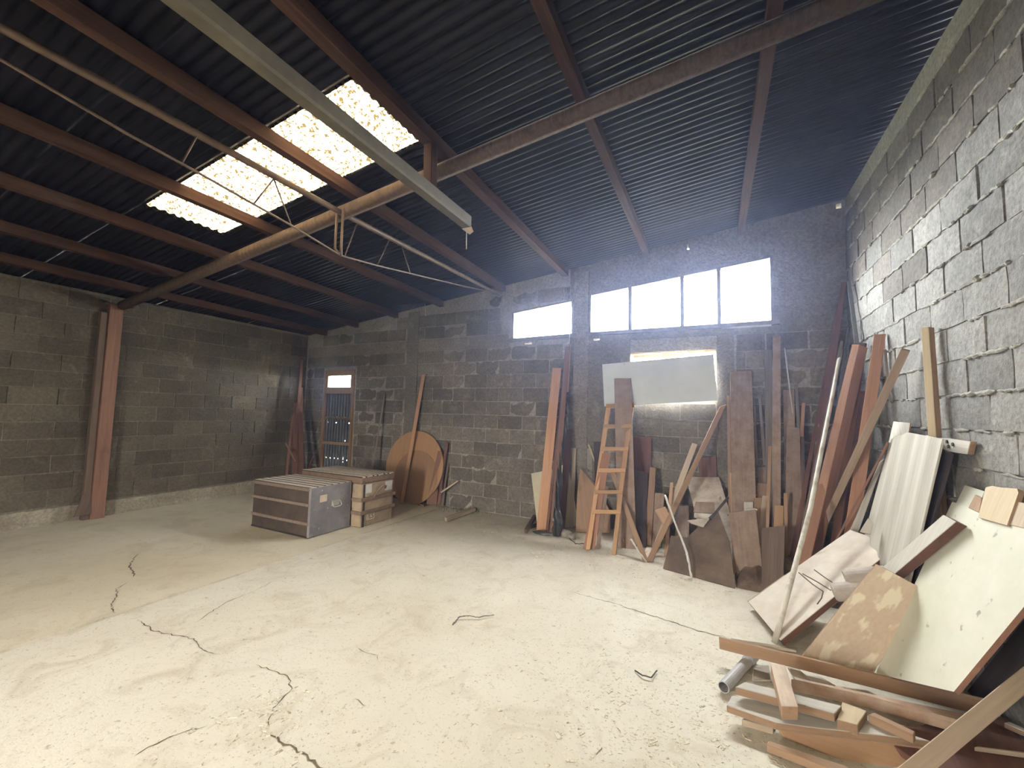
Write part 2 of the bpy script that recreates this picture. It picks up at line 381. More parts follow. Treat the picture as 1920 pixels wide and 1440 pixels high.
# block layout
def block_mesh(seed, d):
    r = random.Random(seed); bm = bmesh.new(); nx, nz = 4, 2; g = {}
    for i in range(nx+1):
        for k in range(nz+1):
            edge = i in (0, nx) or k in (0, nz)
            y = (.004 if edge else 0) + r.uniform(-.0022, .0022)
            g[i, k] = bm.verts.new((i/nx - .5 + (0 if 0 < i < nx else 0) + r.uniform(-.006, .006)*(1 if edge else 1), y, k/nz + r.uniform(-.012, .012)))
    for i in range(nx):
        for k in range(nz): bm.faces.new((g[i, k], g[i+1, k], g[i+1, k+1], g[i, k+1]))
    loop = [g[i, 0] for i in range(nx)] + [g[nx, k] for k in range(nz)] + [g[i, nz] for i in range(nx, 0, -1)] + [g[0, k] for k in range(nz, 0, -1)]
    back = [bm.verts.new((v.co.x, d, v.co.z)) for v in loop]
    for i in range(len(loop)): j = (i+1) % len(loop); bm.faces.new((loop[j], loop[i], back[i], back[j]))
    me = bpy.data.meshes.new('block'); bm.to_mesh(me); bm.free(); return me
def make_set(mat, n=6):
    out = []
    for s in range(n):
        me = block_mesh(s, .05); me.materials.append(M[mat]); out.append(me)
    return out
SET_L = make_set('block_dim'); SET_A, SET_B, SET_C = make_set('block'), make_set('block_grey'), make_set('block_upper_shade')
CH = .2146
def lay(parent, x0, x1, z0, zmax, phase, meshes, place, skip, gap=.013, seed=1, lim=300):
    """place(xc, z) -> (location, rotation z); skip(k) -> list of (a,b) intervals left out"""
    r = random.Random(seed); cnt = 0; k = int(round(z0/CH))
    while k*CH < 4.2:
        za = k*CH; ph = phase + (.2125 if k % 2 else 0)
        n0 = math.floor((x0-ph)/.425)-1
        for n in range(n0, n0+60):
            a = max(x0, ph+n*.425); b = min(x1, ph+(n+1)*.425)
            if b-a < .05: continue
            segs = [(a, b)]
            for (s0, s1) in skip(k):
                new = []
                for (p, q) in segs:
                    if s1 <= p or s0 >= q: new.append((p, q)); continue
                    if s0-p > .07: new.append((p, s0))
                    if q-s1 > .07: new.append((s1, q))
                segs = new
            for (p, q) in segs:
                if zmax(p, q) < za+CH+.01 or cnt >= lim: continue
                ms = meshes(k, r) if callable(meshes) else meshes
                o = bpy.data.objects.new('block', ms[r.randrange(len(ms))]); COL.objects.link(o); o.parent = parent
                loc, rz = place((p+q)/2, za+gap/2, r.uniform(-.004, .004))
                o.location = Vector(loc) - Vector(parent.location); o.rotation_euler = (0, 0, rz)
                o.scale = (q-p-gap*r.uniform(.5, 1.5), 1, CH-gap*r.uniform(.3, 1.1)); cnt += 1
        k += 1
    return cnt

# back wall with its openings ------------------------------------------------
OPEN = [ # x0,x1, bottom(x0), bottom(x1), top(x0), top(x1)
    (-2.84, -1.84, 2.70, 2.72, 3.12, 3.225), (-1.61, .645, 2.72, 2.72, 3.275, 3.51),
    (-6.98, -6.17, 0, 0, 2.29, 2.29), (-1.03, .02, 0, 0, 2.40, 2.405),
    (1.27, 1.32, 3.97, 3.97, 4.03, 4.03), (-.31, -.285, 3.74, 3.74, 3.81, 3.81),
    (.08, .62, 2.655, 2.652, 2.668, 2.672), (-.42, -.39, 2.65, 2.65, 2.665, 2.665), (-2.62, -2.50, 2.60, 2.60, 2.625, 2.63), (-1.55, -1.45, 2.60, 2.60, 2.63, 2.63)]
MY = YB + .007   # mortar face
wb = empty('wall_back', (-3, YB, 0), kind='structure')
mb = MB(); mp_ = MB(); xs = sorted({XL-.2, XR+.2, -1.9} | {o[0] for o in OPEN} | {o[1] for o in OPEN})
for a, b in zip(xs, xs[1:]):
    cut = []
    for o in OPEN:
        if o[0] <= a+1e-6 and o[1] >= b-1e-6:
            f = lambda x, p, q: p + (q-p)*(x-o[0])/(o[1]-o[0])
            cut.append((f(a, o[2], o[3]), f(b, o[2], o[3]), f(a, o[4], o[5]), f(b, o[4], o[5])))
    cut.sort(); z0, z1 = -.2, -.2
    zs = 99 if a < -1.901 else (5*CH if a < -1.04 else 12*CH)
    def piece(b0, b1, t0, t1):
        if max(b0, b1) >= zs-.01: mp_.xz(a, b, b0, b1, t0, t1, MY, MY+.16)
        elif min(t0, t1) <= zs: mb.xz(a, b, b0, b1, t0, t1, MY, MY+.16)
        else: mb.xz(a, b, b0, b1, zs, zs, MY, MY+.16); mp_.xz(a, b, zs, zs, t0, t1, MY-.004, MY+.16)
    for c in cut:
        if c[0] > z0+.01: piece(z0, z1, c[0], c[1])
        z0, z1 = c[2], c[3]
    piece(z0, z1, roof(a), roof(b))
mp_.obj('plaster_coat', 'plaster', wb, origin=(-.5, MY, 0))
mb.obj('mortar_bed', 'mortar', wb, origin=(-3, MY, 0))
def skip_back(k):
    z = k*CH; s = []
    if k == 12: s.append((-7.6, -1.9))
    if 13 <= k: s += [(-1.9, 1.4)]
    if k >= 12: s.append((-1.9, .72))
    if k <= 11 and k >= 5: s.append((-1.95, -1.03))
    if k < 5: s.append((-1.95, -1.55))
    s.append((-1.04, .02) if k <= 11 else (0, 0)); s.append((.02, .24))
    s.append((-4.92, -4.67)); s.append((-3.02, -2.86) if k > 12 else (0, 0))
    if z < 2.29: s.append((-7.02, -6.13))
    if z+CH > 2.70 and z < 3.2: s.append((-2.88, -1.8))
    return s
lay(wb, XL, XR, 0, lambda p, q: roof(p)-.05, -4.12+.2125, SET_A, lambda x, z, j: ((x, YB+j, z), 0), skip_back, seed=3)
# recessed block infill of the old doorway
lay(wb, -1.03, .02, 0, lambda p, q: 1.79, -.62, SET_A, lambda x, z, j: ((x, YB+j+.05, z), 0), lambda k: [], seed=9)
MB().box((-1.03, YB+.065, -.1), (.02, YB+.15, 1.775)).obj('mortar_bed', 'mortar', wb, origin=(-.5, YB, 0))
MB().box((-4.92, YB-.008, 0), (-4.67, MY+.05, 3.3)).obj('concrete_pier', 'plaster', wb)
MB().box((-1.83, YB-.006, 0), (-1.62, MY+.05, 3.62)).obj('concrete_pier', 'plaster', wb)
MB().box((.03, YB-.01, 0), (.22, MY+.05, 2.6)).obj('concrete_pier', 'plaster', wb)
MB().box((-7.5, YB-.004, 12*CH), (-2.9, MY+.05, 13*CH-.01)).obj('ring_beam', 'plaster', wb)
# ragged lintel wood over the covered opening
r = random.Random(5)
mb = MB()
for i in range(16):
    x = -1.02 + i*.065; mb.box((x, YB+.03, 2.385+r.uniform(-.02, .01)), (x+.066, YB+.12, 2.42))
mb.obj('lintel', 'lintel', wb)
MB().box((-1.0, YB+.04, 2.335), (-.35, YB+.07, 2.375)).obj('lintel', 'lintel', wb, bevel=.004)
# left wall --------------------------------------------------------------------
wl = empty('wall_left', (XL, 2, 0), kind='structure')
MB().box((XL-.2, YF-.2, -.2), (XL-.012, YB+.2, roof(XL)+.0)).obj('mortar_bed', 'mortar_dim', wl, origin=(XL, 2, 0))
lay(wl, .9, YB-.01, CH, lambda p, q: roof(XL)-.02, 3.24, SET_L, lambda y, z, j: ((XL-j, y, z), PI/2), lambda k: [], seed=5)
mb = MB(); r = random.Random(2); ys = [YF + (YB-.01-YF)*i/90 for i in range(91)]
vs = []
for y in ys: vs += [(XL-.02, y, 0), (XL+.012, y, 0), (XL+.008, y, .19+r.uniform(-.012, .012)), (XL-.02, y, .2)]
mb.add(vs, [(4*i+k, 4*i+(k+1) % 4, 4*i+4+(k+1) % 4, 4*i+4+k) for i in range(90) for k in range(4)])
mb.obj('trim_1', 'plaster_pale', kind='structure')
# right wall -------------------------------------------------------------------
wr = empty('wall_right', (XR, 2, 0), kind='structure')
MB().box((XR+.013, YF-.2, -.2), (XR+.2, YB+.2, roof(XR))).obj('mortar_bed', 'mortar_grey', wr, origin=(XR, 2, 0))
lay(wr, 2.1, YB-.01, 0, lambda p, q: roof(XR)-.02, 3.37, lambda k, r: SET_C if k + r.uniform(-1.5, 1.5) > 13 else SET_B, lambda y, z, j: ((XR+j, y, z), -PI/2), lambda k: [], gap=.018, seed=8)  # upper courses take the darker set as painted shade
r = random.Random(12); mb = MB()
for k in range(2, 19):
    z = k*CH; y = 2.3
    while y < YB-.1:
        if r.random() < .8:
            ln = r.uniform(.05, .22); n = 5; rr = r.uniform(.007, .014)
            pts = [(XR-.001+r.uniform(-.002, .003), y+ln*i/n, z+r.uniform(-.006, .006)) for i in range(n+1)]
            mb.tube(pts, [rr*.3]+[rr*r.uniform(.6, 1.3) for _ in range(n-1)]+[rr*.3], 6)
        y += r.uniform(.06, .22)
mb.obj('squeezed_mortar', 'mortar_grey', wr, origin=(XR, 2, 0), kind='stuff')
# front wall (behind the camera) with an unseen opening added for fill light -------------------------
wf = MB()
wf.xz(XL-.2, -3.18, -.2, -.2, roof(XL-.2), roof(-3.18), YF-.2, YF).xz(-3.18, -2.62, 2.2, 2.2, roof(-3.18), roof(-2.62), YF-.2, YF).xz(-2.62, XR+.2, -.2, -.2, roof(-2.62), roof(XR+.2), YF-.2, YF)
wf.obj('wall_front', 'plaster', kind='structure')

# ceiling: corrugated sheets -----------------------------------------------------
ce = empty('ceiling', (-3, 1.5, 3.6), kind='structure')
REAR = -6   # added unseen translucent sheet behind the camera, for fill daylight
XS = [-7.95, -4.73, -2.06, .30, 1.62]
def roof_mesh(x0, x1, name, amp=.009):
    vs = []; n = 72; nxx = 2; wl_ = .076
    for i in range(n+1):
        y = i*.7/n
        for x in (x0-.04, x1+.04): vs.append((x, y, roof(x) + .012 + amp*math.cos(2*PI*y/wl_)))
    fs = [(2*i, 2*i+1, 2*i+3, 2*i+2) for i in range(n)]
    me = bpy.data.meshes.new(name); me.from_pydata(vs, [], fs)
    for p in me.polygons: p.use_smooth = True
    return me
r = random.Random(4)
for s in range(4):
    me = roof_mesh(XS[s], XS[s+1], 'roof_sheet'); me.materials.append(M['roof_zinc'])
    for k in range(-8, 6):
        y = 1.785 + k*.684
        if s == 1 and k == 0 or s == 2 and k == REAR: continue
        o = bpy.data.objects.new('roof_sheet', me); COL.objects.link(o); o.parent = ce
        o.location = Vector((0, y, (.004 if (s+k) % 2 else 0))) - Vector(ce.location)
me = roof_mesh(XS[1]+.02, XS[2]-.02, 'skylight_sheet'); me.materials.append(M['skylight'])
o = bpy.data.objects.new('skylight_sheet', me); COL.objects.link(o); o.parent = ce; o.location = Vector((0, 1.785, -.002)) - Vector(ce.location)
o['label'] = 'yellowed translucent corrugated roof sheet with dirt specks'

for s in (2,):  # overhead sheet put in for its light, not seen by the camera
    me = roof_mesh(XS[s]+.02, XS[s+1]-.02, 'skylight_sheet'); me.materials.append(M['skylight_fill'])
    o = bpy.data.objects.new('skylight_sheet', me); COL.objects.link(o); o.parent = ce; o.location = Vector((0, 1.785+REAR*.684, -.002)) - Vector(ce.location)  # added unseen sheet, for fill daylight
# thin blue volume added to imitate the glare around the windows
vm = bpy.data.materials.new('glare_volume'); vm.use_nodes = True; vt = vm.node_tree; vt.nodes.remove(vt.nodes['Principled BSDF'])
sc_ = vt.nodes.new('ShaderNodeVolumeScatter'); sc_.inputs['Color'].default_value = (.52, .62, 1, 1)
sc_.inputs['Density'].default_value = .008; sc_.inputs['Anisotropy'].default_value = .7
vt.links.new(sc_.outputs[0], vt.nodes['Material Output'].inputs['Volume'])
hz = MB().box((XL+.03, -.6, .02), (XR-.002, YB-.03, 4.4)).obj('glare_volume', None, kind='stuff', label='thin bluish volume added for the glare around the windows', cat='glare_volume')
hz.data.materials.append(vm)
# windows ------------------------------------------------------------------------
def window(n, x0, x1, b0, b1, t0, t1, mull):
    w = empty('window_%d' % n, ((x0+x1)/2, YB+.04, b0), kind='structure')
    f = lambda x, p, q: p + (q-p)*(x-x0)/(x1-x0)
    MB().xz(x0-.03, x1+.05, b0-.05, b1-.05, b0, b1, YB-.035, YB+.06).obj('sill', 'window_frame', w)
    MB().xz(x0, x1, t0-.018, t1-.018, t0, t1, YB-.005, YB+.05).obj('head', 'window_frame', w)
    e = [x0] + [m_ for m_ in mull] + [x1]
    for x in (x0, x1-.03): MB().xz(x, x+.03, b0, b0, f(x, t0, t1), f(x+.03, t0, t1), YB-.01, YB+.05).obj('stile', 'window_frame', w)
    for x in mull: MB().xz(x-.022, x+.022, b0, b0, f(x-.02, t0, t1), f(x+.02, t0, t1), YB-.01, YB+.05).obj('mullion', 'window_frame', w)
    for a, b in zip(e, e[1:]):
        MB().xz(a+.02, b-.02, b0, b0, f(a+.02, t0, t1)-.01, f(b-.02, t0, t1)-.01, YB+.02, YB+.026).obj('pane', 'glass', w)
window(1, -2.84, -1.84, 2.70, 2.72, 3.12, 3.225, [])
window(2, -1.61, .645, 2.72, 2.72, 3.275, 3.51, [-1.035, -.37, .06])
# door -----------------------------------------------------------------------------
d = empty('door_1', (-6.57, YB, 0), kind='structure')
DY = YB
for x in (-6.99, -6.215): MB().box((x, DY-.02, 0), (x+.055, DY+.06, 2.30)).obj('jamb', 'wood_door', d, bevel=.003)
MB().box((-6.935, DY-.015, 2.19), (-6.215, DY+.05, 2.30)).obj('top_rail', 'wood_door', d, bevel=.003)
MB().box((-6.935, DY-.01, 1.835), (-6.215, DY+.05, 1.965)).obj('rail', 'wood_door', d, bevel=.003)
for x in (-6.935, -6.27): MB().box((x, DY-.008, 1.965), (x+.05, DY+.05, 2.19)).obj('stile', 'wood_door', d, bevel=.003)
MB().box((-6.89, DY+.02, 1.96), (-6.265, DY+.026, 2.195)).obj('pane', 'glass', d)
for z, mt_ in ((1.34, 'wood_dark'), (.85, 'wood_tan'), (.05, 'wood_tan')): MB().box((-6.935, DY-.02, z), (-6.215, DY+.03, z+.05)).obj('rail', mt_, d, bevel=.003)
def corr_panel(z0, z1, holes):
    vs = []; fs = []; n = 80; w = .72; rows = int((z1-z0)/.014)
    for k in range(rows+1):
        for i in range(n+1): vs.append((-6.935+w*i/n, DY+.02+.009*math.cos(2*PI*w*i/n/.076), z0+(z1-z0)*k/rows))
    hs = {(int(hx*n), int(hz*rows)) for hx, hz in holes}
    for k in range(rows):
        for i in range(n):
            if (i, k) in hs: continue
            a = k*(n+1)+i; fs.append((a, a+1, a+n+2, a+n+1))
    mb = MB(); mb.add(vs, fs); mb.obj('corrugated_panel', 'corrugated_door', d, smooth=True)
corr_panel(1.39, 1.84, []); corr_panel(.90, 1.34, [(.1, .86), (.42, .86), (.92, .86), (.80, .08)])
corr_panel(.1, .85, [(.1, .66), (.28, .66), (.42, .65), (.58, .65), (.76, .68), (.74, .66), (.9, .64), (.74, .58)])

# ================================================================ ROOF TIMBER AND STEEL
def purlin(x0, x1, label, w=.075, h=.10, mat='wood_purlin', y0=-2.98, y1=5.70, dz=0):
    z0 = roof(x0)-.002+dz; z1 = roof(x1)-.002+dz
    mb = MB(); mb.hexa([(x0-w/2, y0, z0-h), (x0+w/2, y0, z0-h), (x1+w/2, y1, z1-h), (x1-w/2, y1, z1-h), (x0-w/2, y0, z0), (x0+w/2, y0, z0), (x1+w/2, y1, z1), (x1-w/2, y1, z1)])
    # rotate mesh frame so grain (local z) runs along the purlin
    o = mb.obj('purlin', None, origin=((x0+x1)/2, (y0+y1)/2, z0-h))
    rot = Matrix.Rotation(PI/2, 4, 'X'); o.data.transform(rot); o.rotation_euler = (-PI/2, 0, 0)
    o.data.materials.append(M[mat]); tagp(o, None, label, 'roof beam', 'purlins under the roof'); return o
purlin(.36, .31, 'wooden purlin nearest the right wall')
purlin(-.83, -.81, 'wooden purlin second from the right wall')
purlin(-1.93, -1.97, 'thick wooden purlin third from the right wall, bracing post hanging from it', w=.09)
purlin(-2.86, -3.0, 'wooden purlin crossing the middle of the skylight')
purlin(-4.05, -4.19, 'wooden purlin crossing the left part of the skylight')
purlin(-4.92, -5.18, 'lit wooden purlin along the left end of the skylight')
purlin(-5.85, -6.15, 'dark wooden purlin, second from the left wall')
purlin(-6.7, -7.0, 'dark wooden purlin nearest the left wall')
# cross pipe on the post
mb = MB().tube([(-7.36, 2.66, roof(-7.36)-.17), (-5.1, 2.66, roof(-5.1)-.165), (XR-.01, 2.66, roof(XR)-.165)], .062, 14)
mb.obj('cross_beam', 'wood_beam', smooth=True, label='round cross beam running under all purlins from the left post', cat='roof beam')
# post on left wall
p_ = empty('wall_post', (-7.45, 2.66, 0), 'tall reddish timber post against the left block wall', 'post')
MB().box((-7.53, 2.555, 0), (-7.42, 2.70, 2.90)).obj('post_timber', 'wood_red', p_, bevel=.004)
MB().box((-7.53, 2.48, 0), (-7.45, 2.553, 2.78)).obj('side_timber', 'wood_dark', p_, bevel=.004)
MB().box((-7.53, 2.50, 2.90), (-7.36, 2.80, 3.0-.09)).obj('cap_block', 'wood_dark', p_)
# long suspended pole
mb = MB(); mb.box((-.048, -.05, 0), (.048, .05, 5.88))
o = mb.obj('ceiling_pole', 'beam_paint', origin=(0, 0, 0), bevel=.012); o.rotation_euler = (-PI/2, 0, 0); o.location = (-1.9, -2.97, 3.17)
tagp(o, None, 'long pale square pole hanging below the purlins, ending in mid-air', 'pole')
pt = MB(); r = random.Random(3)
pt.add([(-1.95, 2.90, 3.12), (-1.85, 2.90, 3.12), (-1.86, 2.95, 3.10), (-1.91, 2.97, 3.09), (-1.94, 2.95, 3.14), (-1.88, 2.93, 3.16)], [(0, 1, 2, 3), (0, 3, 4), (1, 5, 2), (3, 2, 5, 4), (0, 4, 5, 1)])
pt.obj('frayed_end', 'paper_tan', parent=None).parent = o
bpy.data.objects['frayed_end'].matrix_parent_inverse = Matrix.LocRotScale(o.location, o.rotation_euler, None).inverted()
s_ = MB().hexa([(-1.975, 2.40, 3.223), (-1.90, 2.40, 3.223), (-1.90, 2.475, 3.223), (-1.975, 2.475, 3.223), (-1.99, 2.40, 3.60), (-1.915, 2.40, 3.60), (-1.915, 2.475, 3.60), (-1.99, 2.475, 3.60)])
s_.obj('brace_post', 'wood_purlin', bevel=.003, label='short wooden brace hanging from the thick purlin to the pale pole', cat='brace')
# steel truss
T = empty('steel_truss', (-3.1, 2.64, 3.0), 'thin steel bowstring truss with a looped king post below the skylight', 'truss')
MB().tube([(-3.12, -.6, 3.36), (-3.1, 2.64, 3.36), (-3.08, 5.71, 3.43)], .026, 10).obj('top_chord', 'truss_steel', T, smooth=True)
MB().tube([(-3.11, -.5, 3.34), (-3.1, 1.07, 3.13), (-3.1, 1.44, 3.10), (-3.1, 2.13, 3.03), (-3.1, 2.60, 2.965), (-3.1, 2.68, 2.965), (-3.1, 3.09, 3.02), (-3.1, 4.74, 3.28), (-3.09, 5.4, 3.40)], .009, 8).obj('bottom_rod', 'truss_steel', T, smooth=True)
for x in (-3.14, -3.06): MB().tube([(x, 2.60, 3.38), (x, 2.60, 3.02), (-3.1, 2.64, 2.955)], .011, 8).obj('king_post', 'truss_steel', T, smooth=True)
for a, b in (((1.96, 3.335), (1.82, 3.06)), ((1.96, 3.335), (2.13, 3.03)), ((1.35, 3.11), (1.42, 3.34)), ((3.09, 3.02), (3.24, 3.34)), ((3.6, 3.10), (3.45, 3.34)), ((2.68, 2.97), (2.80, 3.34))):
    MB().tube([(-3.1, a[0], a[1]), (-3.1, b[0], b[1])], .006, 6).obj('strut', 'truss_steel', T, smooth=True)
for k, (pts, lb) in enumerate((([(-4.47, 5.6, 3.385), (-4.46, 5.6, 3.30), (-4.445, 5.6, 3.17)], 'thin wire hanging from the roof over the left part of the back wall'),
    ([(-1.855, 5.66, 3.15), (-1.87, 5.66, 2.8), (-1.882, 5.66, 2.56), (-1.90, 5.66, 2.60), (-1.92, 5.66, 2.56)], 'white cord hanging at the right edge of the small window'),
    ([(-1.9, 2.90, 3.115), (-1.898, 2.90, 3.0), (-1.895, 2.90, 2.93)], 'thin wire dangling from the end of the pale ceiling pole'))):
    MB().tube(pts, .0035, 6).obj('wire', 'wire', label=lb, cat='wire')

# ================================================================ TRUNKS
def qb(name, a, b, mat, par, bev=.003, **k): return MB().box(a, b).obj(name, mat, par, bevel=bev, **k)
def dark_sides(o):
    o.data.materials.append(M['trunk_canvas'])
    for p in o.data.polygons:
        if abs(p.normal.y) > .55: p.material_index = 1
t1 = empty('steamer_trunk', (-4.86, 3.735, 0), 'dark slatted trunk with a grey metal end, standing in front', 'trunk')
X0, X1, Y0, Y1 = -5.42, -4.33, 3.44, 4.03
qb('body', (X0, Y0, .012), (X1, Y1, .575), 'trunk_canvas', t1, .008)
qb('end_plate', (X1, Y0-.004, .01), (X1+.012, Y1+.004, .588), 'grey_metal', t1, .003)
qb('lid_edge', (X0-.006, Y0-.012, .545), (X1, Y0, .585), 'trunk_batten', t1, .006)
for z in (.385, .165): qb('batten', (X0-.006, Y0-.018, z-.018), (X1, Y0, z+.018), 'trunk_batten', t1, .006)
qb('bottom_rail', (X0, Y0-.006, .0), (X1, Y0+.02, .02), 'black_metal', t1)
for i in range(6):
    y = Y0-.004 + i*.1045
    dark_sides(MB().box((X0-.004, y, .572), (X1+.008, y+.082, .594)).obj('slat', 'trunk_slat', t1, bevel=.002))
qb('paper_label', (X1+.0125, 3.56, .40), (X1+.0145, 3.665, .485), 'paper_tan', t1, .0005)
qb('handle_plate', (X1+.012, 3.735, .325), (X1+.016, 3.86, .395), 'bright_metal', t1, .001)
MB().tube([(X1+.02, 3.74, .385), (X1+.045, 3.735, .33), (X1+.047, 3.76, .315), (X1+.047, 3.84, .315), (X1+.045, 3.865, .33), (X1+.02, 3.86, .385)], .006, 8).obj('handle', 'bright_metal', t1, smooth=True)
for y, z in ((3.46, .56), (3.985, .56), (3.46, .03), (3.985, .03), (3.50, .13), (3.97, .13), (3.97, .42)): qb('corner_bracket', (X1+.012, y-.02, z-.014), (X1+.0155, y+.022, z+.016), 'grey_metal', t1, .001)
for y in (Y0-.01, Y1): qb('edge_strip', (X1-.02, y, .01), (X1+.015, y+.012, .59), 'grey_metal', t1, .002)
t2 = empty('wicker_trunk', (-4.75, 4.37, 0), 'tan canvas trunk with straps, labels and a slatted lid, behind the dark one', 'trunk')
X0, X1, Y0, Y1 = -5.32, -4.165, 4.07, 4.67
qb('body', (X0, Y0, .0), (X1, Y1, .56), 'wicker', t2, .012)
qb('lid', (X0-.008, Y0-.008, .565), (X1+.01, Y1+.008, .645), 'leather', t2, .008)
for i in range(9):
    y = Y0-.01+i*.0685
    dark_sides(MB().box((X0-.01, y, .645), (X1+.02+.012*math.sin(i*2.1), y+.054, .660)).obj('slat', 'trunk_slat', t2, bevel=.002))
for z in (.355, .185):
    MB().box((X1, Y0-.02, z-.024), (X1+.022, Y1+.03, z+.024)).box((X0, Y0-.02, z-.024), (X1, Y0, z+.024)).obj('strap', 'leather', t2, bevel=.004)
qb('corner_binding', (X1+.001, Y0+.03, .0), (X1+.008, Y0+.065, .555), 'black_metal', t2, .002)
qb('corner_binding', (X1+.001, Y1-.03, .0), (X1+.008, Y1-.006, .555), 'leather', t2, .002)
MB().tube([(X1+.025, 4.27, .36), (X1+.045, 4.31, .43), (X1+.05, 4.37, .485), (X1+.05, 4.43, .505), (X1+.045, 4.475, .49), (X1+.02, 4.49, .455)], .012, 8).obj('handle', 'leather', t2, smooth=True)
qb('paper_label', (X1+.001, 4.505, .415), (X1+.005, 4.655, .54), 'paper', t2, .0005)
qb('paper_label', (X1+.001, 4.12, .43), (X1+.004, 4.25, .545), 'paper', t2, .0005)
qb('paper_label', (X1+.001, 4.12, .39), (X1+.004, 4.16, .43), 'paper_tan', t2, .0005)
lb = qb('paper_label', (X1+.001, 4.18, .075), (X1+.004, 4.32, .155), 'paper_tan', t2, .0005)
def text(s, size, loc, rot, mat, parent):
    cu = bpy.data.curves.new('lettering', 'FONT'); cu.body = s; cu.size = size; cu.extrude = .0008; cu.align_x = 'CENTER'; cu.align_y = 'CENTER'
    tmp = bpy.data.objects.new('lettering', cu); COL.objects.link(tmp); bpy.context.view_layer.update()
    me = bpy.data.meshes.new_from_object(tmp.evaluated_get(bpy.context.evaluated_depsgraph_get())); bpy.data.objects.remove(tmp)
    me.materials.clear(); me.materials.append(M[mat])
    o = bpy.data.objects.new('lettering', me); COL.objects.link(o); o.parent = parent
    o.location = Vector(loc) - Vector(parent.location); o.rotation_euler = rot; return o
text('/LS', .085, (X1+.0055, 4.25, .115), (PI/2, 0, PI/2), 'ink', t2)

# round tabletop -------------------------------------------------------------------
D = empty('round_tabletop', (-4.57, 5.595, 0), 'large round brown tabletop leaning against the back wall', 'tabletop')
vs = []; n = 56; R_ = .60
for s in (0, .022): vs += [(R_*math.cos(2*PI*i/n), s, R_*math.sin(2*PI*i/n)) for i in range(n)]
mb = MB().add(vs, [tuple(range(n)), tuple(reversed(range(n, 2*n)))] + [(i, (i+1) % n, n+(i+1) % n, n+i) for i in range(n)])
o = mb.obj('disc', 'disc_wood', D, origin=(0, 0, 0), bevel=0); o.location = (0, 0, .605); o.rotation_euler = (math.radians(-8), 0, 0)
vs = []; n = 48; R_ = .44
for s in (-.007, .0): vs += [(R_*math.cos(2*PI*i/n), s, R_*math.sin(2*PI*i/n)) for i in range(n)]
mb = MB().add(vs, [tuple(range(n)), tuple(reversed(range(n, 2*n)))] + [(i, (i+1) % n, n+(i+1) % n, n+i) for i in range(n)])
o2 = mb.obj('smaller_round_board', 'disc_wood', origin=(0, 0, 0)); o2.location = (-4.50, 5.57, .44); o2.rotation_euler = (math.radians(-8), 0, 0)
tagp(o2, None, 'smaller round brown board in front of the large round tabletop', 'board')
r = random.Random(21)
